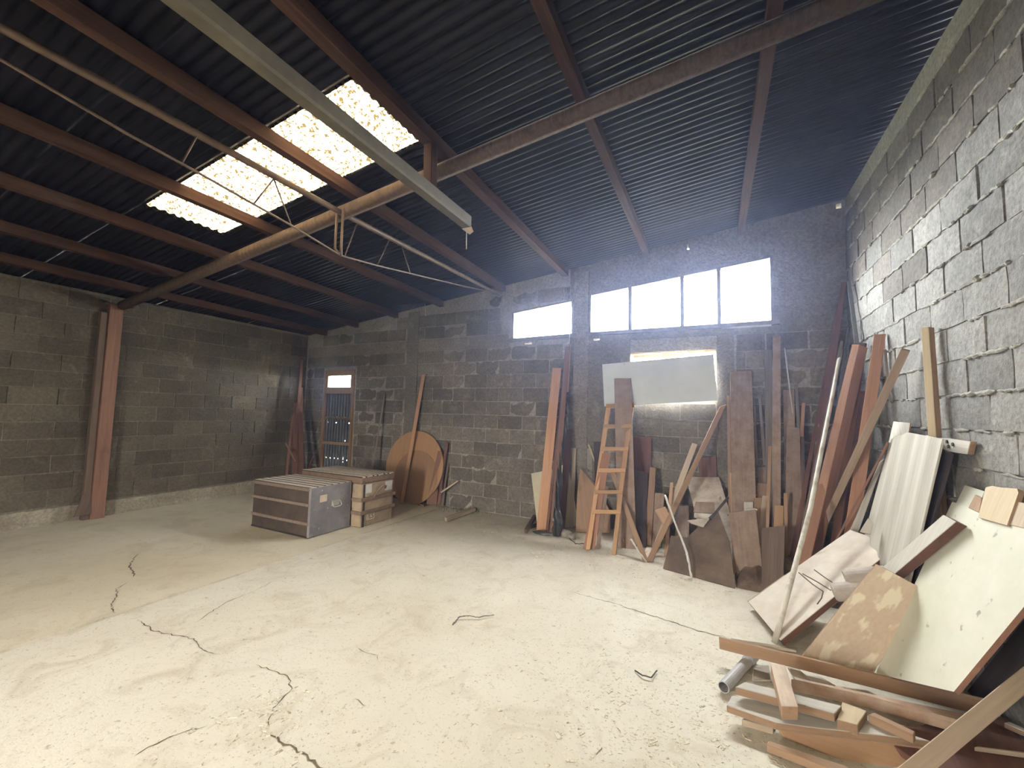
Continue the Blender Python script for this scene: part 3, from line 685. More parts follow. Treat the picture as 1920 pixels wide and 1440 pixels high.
# ================================================================ BOARDS, PLANKS AND STICKS
ladder = empty('ladder', (-1.15, 5.1, 0), 'wooden ladder with six rungs leaning against the tall brown board', 'ladder')
frame_ = empty('broken_frame', (.45, 5.6, 1.2), 'broken dark wooden frame behind the wide tall brown board', 'frame')
PAR = {'ladder': ladder, 'broken_frame': frame_, None: None}
ROWS = [
('timber_offcut','thin grey board scrap leaning beside the wooden post on the left wall','board',[[-7.497,2.566,0.581],[-7.5,2.614,0.589],[-7.402,2.549,0.077],[-7.396,2.386,0.071]],0.02,'wood_dark',None,None,[0.183,-0.331,-0.926]),
('timber','tallest dark thin timber in the far left corner','timber',[[-7.311,5.4,2.489],[-7.281,5.44,2.492],[-6.991,5.184,0.005],[-7.021,5.144,0.005]],0.04,'wood_red_dark','timbers stacked in the far left corner',None,[-0.115,0.102,0.988]),
('timber','broad dark red timber leaning in the far left corner beside the door','timber',[[-7.324,5.429,1.942],[-7.293,5.471,1.945],[-6.527,5.049,0.005],[-6.592,4.967,0.005]],0.05,'wood_red_dark','timbers stacked in the far left corner',None,[-0.353,0.208,0.912]),
('timber','short light-edged timber at the outer left of the corner stack','timber',[[-7.462,5.384,1.393],[-7.438,5.42,1.394],[-6.947,5.007,0.005],[-6.972,4.971,0.005]],0.03,'wood_red','timbers stacked in the far left corner',None,[-0.32,0.27,0.908]),
('timber','short timber crossing over the corner stack','timber',[[-7.116,5.04,0.888],[-7.097,5.06,0.897],[-6.727,5.011,0.581],[-6.738,4.989,0.565]],0.02,'wood_red','timbers stacked in the far left corner',None,[-0.757,0.101,0.645]),
('timber','dark red timber between corner and tall board stack','timber',[[-7.369,5.343,1.647],[-7.315,5.417,1.65],[-6.749,5.077,0.005],[-6.805,5.004,0.005]],0.03,'wood_red_dark','timbers stacked in the far left corner',None,[-0.319,0.192,0.928]),
('timber','short timber leaning left across the door foot','timber',[[-6.85,5.441,0.656],[-6.833,5.459,0.643],[-6.724,5.047,0.005],[-6.739,5.021,0.005]],0.02,'wood_red_dark','timbers stacked in the far left corner',None,[-0.142,0.537,0.832]),
('batten','narrow weathered batten leaning on the block wall right of the door','batten',[[-5.377,5.681,1.841],[-5.357,5.699,1.835],[-5.331,5.368,0.005],[-5.351,5.348,0.005]],0.03,'wood_grey',None,None,[-0.014,0.178,0.984]),
('timber','long timber leaning across the round tabletop','timber',[[-4.522,5.662,2.173],[-4.478,5.698,2.174],[-4.628,5.447,-0.006],[-4.671,5.412,0.006]],0.06,'wood_orange',None,None,[0.068,0.114,0.991]),
('timber_board','red-brown board standing upright at the right edge of the round tabletop','board',[[-4.067,5.581,0.897],[-4.013,5.619,0.889],[-4.076,5.607,0.02],[-4.209,5.513,0.042]],0.02,'wood_red',None,None,[0.118,0.046,0.992]),
('plank','dark pointed plank at the right of the round tabletop','plank',[[-3.962,5.649,1.062],[-3.931,5.671,1.037],[-4.018,5.611,0.041],[-4.051,5.589,0.041]],0.02,'wood_red_dark',None,None,[0.087,0.059,0.994]),
('plank','short dark stake behind the pointed plank','plank',[[-3.949,5.692,0.704],[-3.925,5.708,0.691],[-3.965,5.62,0.005],[-3.991,5.603,0.005]],0.02,'wood_dark',None,None,[0.059,0.127,0.99]),
('stick','thin bare stick leaning against the wall beside the tabletop','stick',[[-3.736,5.676,0.437],[-3.716,5.684,0.423],[-3.951,5.554,0.234],[-3.969,5.546,0.251]],0.012,'wood_pale',None,None,[0.715,0.398,0.574]),
('stick','short timber stick lying on the floor by the block wall','stick',[[-3.424,5.69,0.05],[-3.347,5.634,0.05],[-3.374,4.891,0.05],[-3.463,4.969,0.05]],0.045,'wood_pale',None,None,[-0.036,-0.999,0.0]),
('stick','reddish stick lying at the foot of the round tabletop','stick',[[-4.763,5.669,0.03],[-4.79,5.725,0.03],[-4.261,5.546,0.03],[-4.209,5.452,0.03]],0.025,'wood_red',None,None,[-0.931,0.366,0.0]),
('panel','cream panel standing left of the orange plank','panel',[[-2.408,5.591,0.674],[-2.131,5.729,0.743],[-1.996,5.405,0.005],[-2.188,5.334,0.005]],0.015,'paint_cream',None,None,[-0.228,0.372,0.9]),
('panel','cream panel with a slanting edge standing right of the plank bundle','panel',[[-1.977,5.6,0.817],[-1.87,5.64,0.845],[-1.681,5.595,0.038],[-1.953,5.492,-0.038]],0.015,'paint_cream',None,None,[-0.126,0.091,0.988]),
('plank','wide orange plank leaning left in the plank bundle','plank',[[-2.109,5.596,2.213],[-1.988,5.644,2.215],[-2.024,5.237,0.001],[-2.144,5.19,-0.001]],0.05,'wood_orange',None,None,[0.016,0.181,0.983]),
('plank','thin brown plank in the gap beside the orange plank','plank',[[-2.004,5.674,1.784],[-1.972,5.686,1.785],[-1.981,5.201,0.005],[-2.013,5.189,0.005]],0.03,'wood_red_dark',None,None,[0.005,0.263,0.965]),
('plank','tallest reddish plank of the bundle,reaching the window sill','plank',[[-1.937,5.647,2.524],[-1.868,5.673,2.525],[-1.852,5.133,-0.003],[-1.926,5.107,0.003]],0.05,'wood_red',None,None,[-0.005,0.209,0.978]),
('plank','narrow pale-edged plank leaning against the tallest reddish plank','plank',[[-1.887,5.696,2.555],[-1.865,5.704,2.555],[-1.848,5.554,1.779],[-1.87,5.546,1.779]],0.03,'wood_orange',None,None,[-0.021,0.19,0.982]),
('plank','brown plank behind the black plastic strip','plank',[[-1.919,5.675,1.333],[-1.83,5.705,1.335],[-1.829,5.427,0.005],[-1.917,5.396,0.005]],0.02,'wood_red_dark',None,None,[-0.001,0.205,0.979]),
('stick','short pale stick standing right of the plank bundle','stick',[[-1.82,5.682,1.067],[-1.768,5.698,1.069],[-1.745,5.535,0.005],[-1.797,5.519,0.005]],0.02,'wood_pale',None,None,[-0.021,0.152,0.988]),
('timber','angled timber offcut on the floor left of the cream panel','timber',[[-2.421,5.73,0.06],[-2.36,5.708,0.06],[-2.165,4.939,0.06],[-2.216,4.963,0.06]],0.05,'wood_dark',None,None,[-0.258,0.966,0.0]),
('stick','short round-edged stick on the floor beside the cream panel','stick',[[-2.289,5.209,0.03],[-2.238,5.413,0.03],[-2.202,5.332,0.03],[-2.246,5.129,0.03]],0.03,'wood_dark',None,None,[0.245,0.969,0.0]),
('plywood_sheet','brown plywood sheet with a sloping top left of the ladder','board',[[-1.696,5.66,0.797],[-1.472,5.623,0.606],[-1.243,5.541,0.282],[-1.222,5.457,0.032],[-1.666,5.386,-0.005],[-1.697,5.541,0.453]],0.015,'wood_tan',None,None,[0.204,-0.296,-0.933]),
('batten','dark batten lying along the sloping edge of the plywood sheet','batten',[[-1.673,5.605,0.815],[-1.631,5.595,0.811],[-1.111,5.202,0.395],[-1.133,5.198,0.382]],0.02,'wood_dark',None,None,[-0.673,0.508,0.539]),
('stick','thin pale stick leaning behind the plywood sheet','stick',[[-1.596,5.687,1.132],[-1.576,5.693,1.137],[-1.447,5.663,0.817],[-1.464,5.657,0.804]],0.015,'wood_pale',None,None,[-0.372,0.086,0.924]),
('panel','dark narrow panel standing behind the ladder','panel',[[-1.513,5.687,1.171],[-1.418,5.713,1.18],[-1.333,5.554,0.005],[-1.428,5.53,0.005]],0.015,'wood_black',None,None,[-0.072,0.134,0.988]),
('board','tall brown board behind the ladder rising across the white board','board',[[-1.219,5.599,2.043],[-1.006,5.64,2.048],[-0.824,5.034,0.005],[-1.036,4.995,0.005]],0.015,'wood_brown',None,None,[-0.086,0.283,0.955]),
('plank','diagonal plank leaning left behind the ladder down to the V on the floor','plank',[[-1.228,5.401,0.831],[-1.166,5.399,0.833],[-0.643,4.692,0.004],[-0.701,4.688,-0.004]],0.03,'wood_tan',None,None,[-0.433,0.585,0.686]),
('plank','long plank leaning right,its foot meeting the diagonal plank in a V','plank',[[0.053,5.663,1.677],[0.131,5.697,1.715],[-0.614,4.729,-0.001],[-0.675,4.718,0.001]],0.03,'wood_tan',None,None,[0.354,0.459,0.815]),
('board','reddish panel standing in the blocked-up doorway','board',[[-0.984,5.682,1.267],[-0.754,5.718,1.272],[-0.737,5.602,0.005],[-0.954,5.57,0.005]],0.012,'wood_red_dark',None,None,[-0.018,0.09,0.996]),
('board','dark purple-brown board with a slanted top right of the ladder','board',[[-0.961,5.596,0.852],[-0.776,5.604,0.812],[-0.74,5.184,0.005],[-0.854,5.167,0.005]],0.012,'wood_black',None,None,[-0.076,0.455,0.887]),
('plank','narrow tan plank standing beside the dark purple board','plank',[[-0.756,5.595,0.895],[-0.683,5.605,0.894],[-0.691,5.238,0.015],[-0.764,5.231,0.025]],0.03,'wood_tan',None,None,[0.009,0.386,0.923]),
('board','short brown board standing right of the narrow tan plank','board',[[-0.681,5.493,0.595],[-0.572,5.507,0.594],[-0.574,5.247,0.011],[-0.683,5.232,0.009]],0.015,'wood_brown',None,None,[0.003,0.407,0.913]),
('board','small square board tilted over the short brown board','board',[[-0.645,5.19,0.446],[-0.53,5.21,0.499],[-0.434,5.078,0.362],[-0.512,5.022,0.274]],0.015,'wood_tan',None,None,[-0.47,0.614,0.634]),
('stick','short upright stick left of the long leaning plank','stick',[[-0.495,5.397,0.752],[-0.456,5.403,0.755],[-0.48,4.972,0.005],[-0.519,4.968,0.005]],0.02,'wood_tan',None,None,[0.028,0.498,0.867]),
('batten','pale batten leaning right in front of the blocked-up doorway','batten',[[-0.259,5.689,1.226],[-0.197,5.691,1.208],[-0.603,5.094,0.005],[-0.671,5.082,0.005]],0.02,'wood_pale',None,None,[0.29,0.426,0.857]),
('panel','mottled whitish panel behind the long leaning plank','panel',[[-0.334,5.66,0.805],[0.039,5.66,0.83],[0.288,4.939,0.005],[-0.076,4.96,0.005]],0.015,'paint_mottled',None,None,[0.374,-0.616,-0.694]),
('board','small reddish board above the mottled whitish panel','board',[[-0.182,5.712,1.028],[-0.058,5.718,1.057],[-0.037,5.562,0.005],[-0.162,5.56,0.005]],0.012,'wood_red',None,None,[-0.019,0.147,0.989]),
('board','narrow reddish board beside the small one above the mottled panel','board',[[-0.055,5.714,1.066],[0.009,5.716,1.079],[0.031,5.57,0.005],[-0.033,5.569,0.005]],0.012,'wood_red_dark',None,None,[-0.02,0.135,0.991]),
('board','brown board standing behind the white twisted stick','board',[[-0.406,5.49,0.468],[-0.293,5.51,0.477],[-0.261,5.066,0.005],[-0.441,5.048,0.005]],0.012,'wood_brown',None,None,[0.002,0.688,0.726]),
('board_scrap','brown scrap of board on top of the pale scraps','board',[[-0.2,5.068,0.617],[-0.014,5.092,0.629],[-0.006,4.99,0.528],[-0.217,4.97,0.524]],0.02,'wood_brown',None,None,[0.033,0.717,0.696]),
('board_scrap','pale grey scrap of board leaning on the mottled panel','board',[[-0.209,4.936,0.524],[-0.031,4.963,0.527],[-0.039,4.907,0.479],[-0.211,4.893,0.486]],0.02,'paint_mottled',None,None,[0.075,0.758,0.648]),
('board_scrap','torn whitish scrap below the pale grey scrap','board',[[-0.273,4.812,0.46],[-0.05,4.888,0.5],[-0.118,4.8,0.414],[-0.231,4.8,0.437]],0.015,'paint_mottled',None,None,[0.177,0.665,0.725]),
('batten','dark batten leaning right over the dark sheet','batten',[[0.122,5.213,0.693],[0.134,5.187,0.671],[-0.036,4.721,0.52],[-0.058,4.719,0.533]],0.02,'wood_black',None,None,[0.327,0.899,0.292]),
('dark_sheet','large dark dusty sheet leaning on the boards by the floor edge','sheet',[[-0.489,4.577,0.0],[-0.459,4.695,0.136],[-0.434,4.82,0.277],[-0.274,4.784,0.288],[-0.153,4.865,0.412],[0.015,4.972,0.577],[0.12,4.711,0.33],[0.15,4.394,0.0],[-0.061,4.454,-0.001]],0.01,'sheet_dark',None,None,[0.602,0.446,0.662]),
('board','wide tall brown board right of the blocked-up doorway','board',[[0.172,5.685,2.114],[0.403,5.675,2.122],[0.371,4.85,0.005],[0.146,4.862,0.005]],0.018,'wood_brown',None,None,[0.013,0.363,0.932]),
('batten','thin batten peeping out left of the wide tall brown board','batten',[[0.135,5.7,1.822],[0.166,5.7,1.822],[0.156,5.288,0.005],[0.125,5.289,0.005]],0.02,'wood_tan',None,None,[0.006,0.221,0.975]),
('board','yellowish board in front of the wide tall brown board','board',[[0.144,5.305,0.933],[0.337,5.296,0.936],[0.323,4.761,0.005],[0.147,4.77,0.005]],0.015,'wood_orange_pale',None,None,[0.005,0.499,0.867]),
('plank','grey weathered plank behind the tallest brown timber','plank',[[0.536,5.704,2.37],[0.61,5.696,2.364],[0.553,5.194,0.005],[0.479,5.202,0.005]],0.02,'wood_grey',None,None,[0.024,0.208,0.978]),
('timber','tallest straight brown timber in the middle rack','timber',[[0.621,5.665,2.531],[0.7,5.655,2.524],[0.565,4.901,0.005],[0.486,4.91,0.005]],0.04,'wood_brown',None,None,[0.051,0.286,0.957]),
('batten','slim batten left of the tallest brown timber','batten',[[0.519,5.301,1.251],[0.549,5.299,1.253],[0.432,4.686,0.005],[0.403,4.689,0.005]],0.015,'wood_tan',None,None,[0.083,0.439,0.895]),
('board','brown board behind,right of the tallest timber','board',[[0.717,5.696,1.887],[0.822,5.684,1.892],[0.738,5.084,0.005],[0.633,5.098,0.005]],0.015,'wood_brown',None,None,[0.042,0.303,0.952]),
('batten','narrow grey batten right of the brown rear board','batten',[[0.832,5.713,1.957],[0.863,5.707,1.951],[0.848,5.277,0.005],[0.817,5.282,0.005]],0.012,'wood_grey',None,None,[0.007,0.216,0.976]),
('batten','short orange-tipped batten near the dark corner planks','batten',[[0.879,5.603,1.737],[0.912,5.597,1.735],[0.73,5.239,0.005],[0.697,5.244,0.005]],0.012,'wood_orange',None,None,[0.103,0.202,0.974]),
('board','wide brown board right of the tallest timber,in front','board',[[0.717,5.508,1.457],[0.836,5.492,1.458],[0.754,4.933,0.005],[0.601,4.954,0.005]],0.018,'wood_brown',None,None,[0.063,0.357,0.932]),
('board','grey-brown batten beside the wide front board','batten',[[0.856,5.602,1.499],[0.893,5.598,1.501],[0.758,4.752,0.005],[0.721,4.758,0.005]],0.015,'wood_dark',None,None,[0.079,0.491,0.868]),
('plank','short whitish offcut standing in front of the yellowish board','plank',[[0.266,5.051,0.669],[0.35,5.049,0.679],[0.335,4.873,0.005],[0.251,4.878,0.005]],0.02,'wood_white',None,None,[0.021,0.252,0.967]),
('plank','pale square offcut behind the whitish one','plank',[[0.414,5.302,0.845],[0.502,5.298,0.847],[0.416,4.749,0.005],[0.329,4.755,0.005]],0.02,'wood_tan',None,None,[0.085,0.544,0.835]),
('plank','brown square offcut between the two pale offcuts','plank',[[0.36,5.1,0.711],[0.437,5.1,0.729],[0.406,4.85,0.005],[0.33,4.855,0.005]],0.02,'wood_tan',None,None,[0.041,0.327,0.944]),
('plank','slanting pale offcut beside the white bowl','plank',[[0.434,5.052,0.754],[0.494,5.048,0.754],[0.393,4.871,0.005],[0.333,4.876,0.005]],0.02,'wood_pale',None,None,[0.13,0.228,0.965]),
('plank','small dark wooden offcut left of the tallest timber','plank',[[0.488,5.073,0.744],[0.517,5.067,0.733],[0.43,4.896,0.005],[0.4,4.899,0.005]],0.02,'wood_brown',None,None,[0.115,0.228,0.967]),
('plank','orange offcut standing below the tallest timber','plank',[[0.544,5.053,0.667],[0.617,5.047,0.672],[0.575,4.84,0.005],[0.471,4.851,0.005]],0.03,'wood_orange_pale',None,None,[0.082,0.293,0.953]),
('plank','small upright stake right of the orange offcut','plank',[[0.623,5.072,0.796],[0.656,5.068,0.798],[0.63,4.918,0.005],[0.597,4.922,0.005]],0.02,'wood_tan',None,None,[0.032,0.186,0.982]),
('plank','brown square offcut under the broken frame','plank',[[0.433,5.453,1.0],[0.523,5.447,1.008],[0.492,5.16,0.005],[0.402,5.168,0.005]],0.02,'wood_brown',None,None,[0.03,0.275,0.961]),
('frame_bar',None,None,[[0.417,5.705,1.839],[0.493,5.695,1.834],[0.49,5.655,1.796],[0.413,5.665,1.801]],0.02,'wood_grey',None,'broken_frame',[0.067,0.718,0.693]),
('frame_bar',None,None,[[0.466,5.701,1.805],[0.495,5.699,1.805],[0.518,5.499,1.024],[0.488,5.501,1.021]],0.02,'wood_grey',None,'broken_frame',[-0.028,0.248,0.968]),
('frame_bar',None,None,[[0.414,5.707,1.563],[0.478,5.693,1.56],[0.476,5.654,1.531],[0.413,5.667,1.534]],0.02,'wood_grey',None,'broken_frame',[0.032,0.804,0.594]),
('frame_bar',None,None,[[0.414,5.701,1.839],[0.435,5.699,1.839],[0.437,5.499,1.017],[0.415,5.501,1.016]],0.02,'wood_grey',None,'broken_frame',[-0.002,0.236,0.972]),
('board','low brown board resting on the floor below the yellowish board','board',[[0.114,4.749,0.596],[0.351,4.751,0.661],[0.396,4.623,0.055],[0.184,4.611,-0.056]],0.015,'wood_brown',None,None,[-0.089,0.206,0.975]),
('board','low dark board leaning in the rubble between yellowish board and pole','board',[[0.399,4.832,0.47],[0.604,4.867,0.517],[0.508,4.298,0.005],[0.356,4.31,0.005]],0.015,'wood_dark',None,None,[0.095,0.742,0.664]),
('timber','outer dark red timber of the tall pair in the right-hand corner','timber',[[1.244,5.679,2.867],[1.269,5.681,2.883],[0.662,4.962,0.005],[0.614,4.969,0.005]],0.05,'wood_red_dark',None,None,[0.205,0.236,0.95]),
('timber','inner dark red timber of the tall pair,reaching highest in the corner','timber',[[1.28,5.644,3.084],[1.329,5.636,3.084],[0.752,4.925,0.005],[0.684,4.935,0.005]],0.05,'wood_red_dark',None,None,[0.182,0.221,0.958]),
('batten','blue-grey batten leaning from the corner onto the right wall','batten',[[1.283,5.462,3.044],[1.317,5.45,3.039],[1.297,5.17,2.321],[1.263,5.182,2.327]],0.03,'wood_bluegrey',None,None,[0.026,0.363,0.931]),
('batten','grey batten behind the white pole','batten',[[1.202,5.403,2.391],[1.228,5.397,2.383],[0.636,4.713,0.005],[0.608,4.717,0.005]],0.03,'wood_grey',None,None,[0.233,0.269,0.935]),
('batten','narrow blue-grey batten between dark pair and orange beam','batten',[[1.304,5.603,2.573],[1.329,5.597,2.571],[0.777,4.6,0.005],[0.752,4.604,0.005]],0.02,'wood_bluegrey',None,None,[0.197,0.355,0.914]),
('timber','thick orange-brown beam leaning in the right corner','timber',[[1.16,4.833,2.262],[1.2,4.788,2.25],[0.713,4.665,0.005],[0.641,4.739,0.005]],0.12,'wood_orange_red',None,None,[0.218,0.047,0.975]),
('timber','dark rough beam behind the thick orange-brown beam','timber',[[1.252,4.991,2.303],[1.308,4.976,2.287],[0.903,4.598,0.005],[0.843,4.61,0.005]],0.06,'wood_red_dark',None,None,[0.173,0.161,0.972]),
('plank','reddish plank between the orange-brown beam and the bright orange plank','plank',[[1.238,5.052,1.837],[1.301,5.035,1.836],[1.174,5.465,0.005],[1.068,5.494,0.005]],0.02,'wood_red',None,None,[0.079,-0.231,0.97]),
('plank','broad bright orange plank leaning on the right wall','plank',[[1.252,4.574,2.302],[1.327,4.554,2.3],[1.031,4.607,0.005],[0.93,4.633,0.005]],0.03,'wood_orange_red',None,None,[0.133,-0.024,0.991]),
('plank','grey-brown plank tilted across the right-hand planks','plank',[[1.236,3.972,2.082],[1.284,3.96,2.061],[0.79,5.116,0.005],[0.736,5.139,0.005]],0.04,'wood_grey_brown',None,None,[0.205,-0.48,0.853]),
('board','short orange board with a pale cut edge at the pole foot','board',[[0.853,4.751,0.955],[0.935,4.749,0.972],[0.643,4.361,0.005],[0.567,4.37,0.005]],0.02,'wood_orange_red',None,None,[0.269,0.358,0.894]),
('plank','pale yellow timber standing against the right wall behind the wood sheet','timber',[[1.262,3.705,2.187],[1.288,3.668,2.186],[1.269,3.512,0.005],[1.242,3.549,0.005]],0.05,'wood_yellow',None,None,[0.009,0.071,0.997]),
('batten','thin grey batten right of the bright orange plank','batten',[[1.311,4.568,2.168],[1.329,4.562,2.166],[1.319,4.479,1.736],[1.301,4.484,1.736]],0.015,'wood_grey',None,None,[0.023,0.191,0.981]),
('batten','thin reddish batten leaning left of the grey corrugated sheet','batten',[[1.194,4.164,1.393],[1.206,4.163,1.38],[0.778,4.715,0.005],[0.763,4.721,0.005]],0.02,'wood_red',None,None,[0.277,-0.358,0.892]),
('plank','whitish plank leaning left of the grey corrugated sheet','plank',[[1.204,4.393,1.213],[1.236,4.38,1.247],[0.927,4.594,0.005],[0.842,4.622,0.005]],0.02,'wood_white',None,None,[0.26,-0.172,0.95]),
('block','small white wood block beside the door panel top','block',[[1.006,3.947,0.833],[1.034,3.932,0.801],[1.01,3.916,0.725],[0.95,3.931,0.73]],0.05,'wood_white',None,None,[0.403,0.164,0.9]),
('sheet_tab','whitish tab of board sticking up behind the grey wavy sheet','board',[[1.296,4.366,1.55],[1.29,4.033,1.541],[1.254,3.991,1.397],[1.253,4.341,1.378]],0.01,'wood_white',None,None,[-0.158,-0.776,-0.611]),
('wavy_sheet','greyish white wavy wooden sheet leaning on the right wall','sheet',[[1.22,4.189,1.417],[1.23,3.871,1.473],[1.22,3.383,1.452],[0.922,3.386,0.005],[0.923,4.31,0.005]],0.012,'wood_white_grey',None,None,[0.171,0.02,0.985]),
('board','dark brown board behind the grey wavy sheet','board',[[1.279,3.725,1.412],[1.27,3.419,1.364],[0.98,3.481,0.005],[0.977,3.68,0.005]],0.02,'wood_black',None,None,[0.171,0.02,0.985]),
('plank','whitish plank with dark knot holes behind the wavy sheet','plank',[[1.3,3.821,1.459],[1.3,3.265,1.443],[1.3,3.306,1.368],[1.3,3.871,1.368]],0.03,'wood_white',None,None,[0.0,-1.0,0.0]),
('door_panel','large scratched cream door leaf leaning towards the right wall','door leaf',[[1.0,4.392,0.645],[1.154,3.924,0.666],[0.384,3.427,0.05],[0.232,4.004,0.05],[0.524,4.161,0.278]],0.04,'paint_door',None,None,[0.734,0.37,0.569]),
('lath','yellow lath along the left edge of the door leaf','lath',[[0.541,4.449,0.177],[0.559,4.452,0.169],[0.252,4.093,0.016],[0.236,4.091,0.024]],0.015,'wood_yellow',None,None,[0.617,0.723,0.309]),
('timber','thick cream timber lying on the speckled panel','timber',[[1.16,3.234,1.025],[1.157,3.088,1.018],[0.983,3.395,0.612],[0.977,3.572,0.596]],0.05,'wood_cream_dark',None,None,[0.857,0.0,0.514]),
('tan_board','tan board with pale smears lying on the pile','board',[[0.86,3.243,0.694],[1.096,3.258,0.574],[0.818,3.19,0.104],[0.769,3.177,0.02],[0.452,3.149,0.084],[0.696,3.206,0.457]],0.015,'wood_smear',None,None,[0.555,0.127,0.822]),
('huge_panel','huge pale green-white speckled panel leaning on the right wall','panel',[[1.25,3.368,1.083],[1.253,3.219,1.089],[1.252,3.025,1.087],[1.251,2.484,1.086],[1.231,2.45,1.041],[0.939,2.598,0.357],[0.82,3.209,0.08]],0.02,'paint_speckled',None,None,[-0.39,-0.145,-0.91]),
('board','pale board corner sticking out above the speckled panel','board',[[1.304,3.357,1.189],[1.302,3.155,1.183],[1.236,3.115,1.031],[1.238,3.341,1.034]],0.012,'paint_speckled',None,None,[-0.39,-0.145,-0.91]),
('board','ragged orange wood piece atop the speckled panel','board',[[1.29,3.115,1.208],[1.297,3.072,1.223],[1.298,2.995,1.226],[1.303,2.885,1.238],[1.296,2.862,1.221],[1.231,2.816,1.07],[1.226,3.043,1.059]],0.02,'wood_yellow',None,None,[-0.39,-0.145,-0.91]),
('board','brown broken scrap left of the ragged orange piece','board',[[1.278,3.19,1.158],[1.275,3.123,1.152],[1.243,3.072,1.077],[1.246,3.186,1.083]],0.012,'wood_tan',None,None,[-0.39,-0.145,-0.91]),
('board','splintered scrap right of the ragged orange piece','board',[[1.287,2.859,1.18],[1.289,2.672,1.186],[1.248,2.596,1.09],[1.241,2.819,1.074]],0.012,'wood_pale',None,None,[-0.39,-0.145,-0.91]),
('plank','long brown plank on edge running across the front of the pile','plank',[[0.01,3.06,0.141],[1.239,3.04,0.15],[1.236,3.04,0.07],[0.013,3.06,0.073]],0.022,'wood_brown_clean',None,None,[1.0,0.0,0.0]),
('board','added dark board standing in for shade in the gap right of the speckled panel','board',[[1.302,3.564,-0.143],[1.323,2.777,0.799],[1.308,2.78,0.439],[1.299,3.531,-0.176]],0.012,'wood_black',None,None,[-0.018,0.629,-0.777]),  # near-black colour paints the shade beside the panel
('lath','thin lath lying behind the long brown plank','lath',[[0.084,3.364,0.02],[0.481,3.442,0.02],[0.472,3.401,0.02],[0.082,3.338,0.02]],0.015,'wood_pale',None,None,[0.981,0.193,0.0]),
('plank','long pale-edged plank lying below the long brown plank','plank',[[0.354,2.769,0.15],[0.418,2.797,0.15],[1.089,2.858,0.15],[1.014,2.783,0.15],[0.684,2.792,0.15]],0.06,'wood_red_pale',None,None,[0.996,0.09,0.0]),
('plank','whitish plank lying beneath the painted offcut','plank',[[0.083,2.548,0.15],[0.126,2.616,0.15],[0.546,2.639,0.15],[0.499,2.554,0.15]],0.04,'wood_white',None,None,[0.999,0.055,0.0]),
('plank','broad whitish plank at the bottom front of the floor pile','plank',[[0.04,2.473,0.09],[0.067,2.569,0.09],[0.654,2.686,0.09],[0.874,2.657,0.09],[0.367,2.486,0.09],[0.249,2.452,0.09]],0.035,'wood_white',None,None,[0.981,0.196,0.0]),
('board','wide brown board tipping down at the front of the floor pile','board',[[0.251,2.475,0.07],[0.371,2.515,0.07],[0.876,2.679,0.07],[0.936,2.625,-0.003],[0.613,2.496,-0.026],[0.281,2.451,0.037]],0.02,'wood_brown_clean',None,None,[1.0,0.0,0.0]),
('offcut','small pale offcut poking out at the left of the floor pile','offcut',[[0.106,2.479,0.04],[0.118,2.497,0.04],[0.255,2.518,0.04],[0.241,2.483,0.04]],0.03,'wood_pale',None,None,[0.989,0.147,0.0]),
('batten','narrow batten on the floor at the bottom edge of the photo','batten',[[0.201,2.353,0.04],[0.213,2.384,0.04],[0.516,2.377,0.04],[0.492,2.322,0.04]],0.035,'wood_tan',None,None,[1.0,-0.025,0.0]),
('offcut','paint-stained offcut lying across the whitish planks','offcut',[[0.261,2.749,0.215],[0.33,2.766,0.215],[0.335,2.408,0.215],[0.265,2.373,0.215]],0.06,'wood_stained',None,None,[-0.011,1.0,0.0]),
('offcut','cream square block on the floor pile','offcut',[[0.564,2.714,0.13],[0.655,2.69,0.13],[0.585,2.551,0.13],[0.507,2.549,0.13]],0.05,'wood_yellow',None,None,[0.325,0.946,0.0]),
('offcut','short brown-sided offcut right of the cream block','offcut',[[0.653,2.663,0.13],[0.684,2.696,0.13],[0.812,2.626,0.13],[0.794,2.592,0.13]],0.04,'wood_tan',None,None,[-0.891,0.453,0.0]),
('board','dark red-brown board under the near end of the floor pile','board',[[0.615,2.742,0.05],[0.858,2.809,0.05],[1.136,3.046,0.05],[1.325,3.133,0.05],[1.254,2.565,0.05],[0.871,2.446,0.05]],0.03,'wood_red_dark',None,None,[-0.124,-0.992,-0.0]),
('lath','short white-edged lath near the right edge on dark board','lath',[[1.26,2.999,0.085],[1.288,3.022,0.085],[1.325,2.994,0.085],[1.325,2.955,0.085]],0.025,'wood_white',None,None,[-0.829,0.559,-0.0]),
('lath','long thin pale lath on dark board at the lower right','lath',[[1.047,2.734,0.075],[1.064,2.748,0.075],[1.286,2.819,0.075],[1.278,2.802,0.075]],0.02,'wood_pale',None,None,[-0.959,-0.284,0.0]),
('board_scrap','whitish plasterboard scrap behind the painted offcut','board',[[0.378,3.076,0.06],[0.432,3.106,0.06],[0.478,2.989,0.06],[0.404,2.916,0.06]],0.012,'paint_mottled',None,None,[-0.161,0.987,0.0]),
('board_scrap','whitish broken scrap under the long brown plank','board',[[0.459,3.067,0.05],[0.541,3.076,0.05],[0.6,3.024,0.05],[0.486,2.946,0.05]],0.012,'wood_white',None,None,[-0.826,-0.563,0.0]),
('board_scrap','pale flat scrap left of the painted offcut','board',[[0.204,3.079,0.02],[0.288,3.124,0.02],[0.279,2.956,0.02],[0.182,2.903,0.02]],0.01,'paint_mottled',None,None,[0.121,0.993,0.0]),
('plank','large blurred grey-brown plank crossing the lower right corner','plank',[[1.326,2.748,0.6],[1.257,2.622,0.524],[0.629,2.057,0.245],[0.502,2.007,0.235]],0.04,'wood_near',None,None,[0.706,0.635,0.313]),
('rail',None,None,[[-1.319,5.593,1.687],[-1.263,5.593,1.688],[-1.294,4.746,0.01],[-1.343,4.743,0.003]],0.03,'wood_ladder',None,'ladder',[0.153,-0.446,-0.882]),
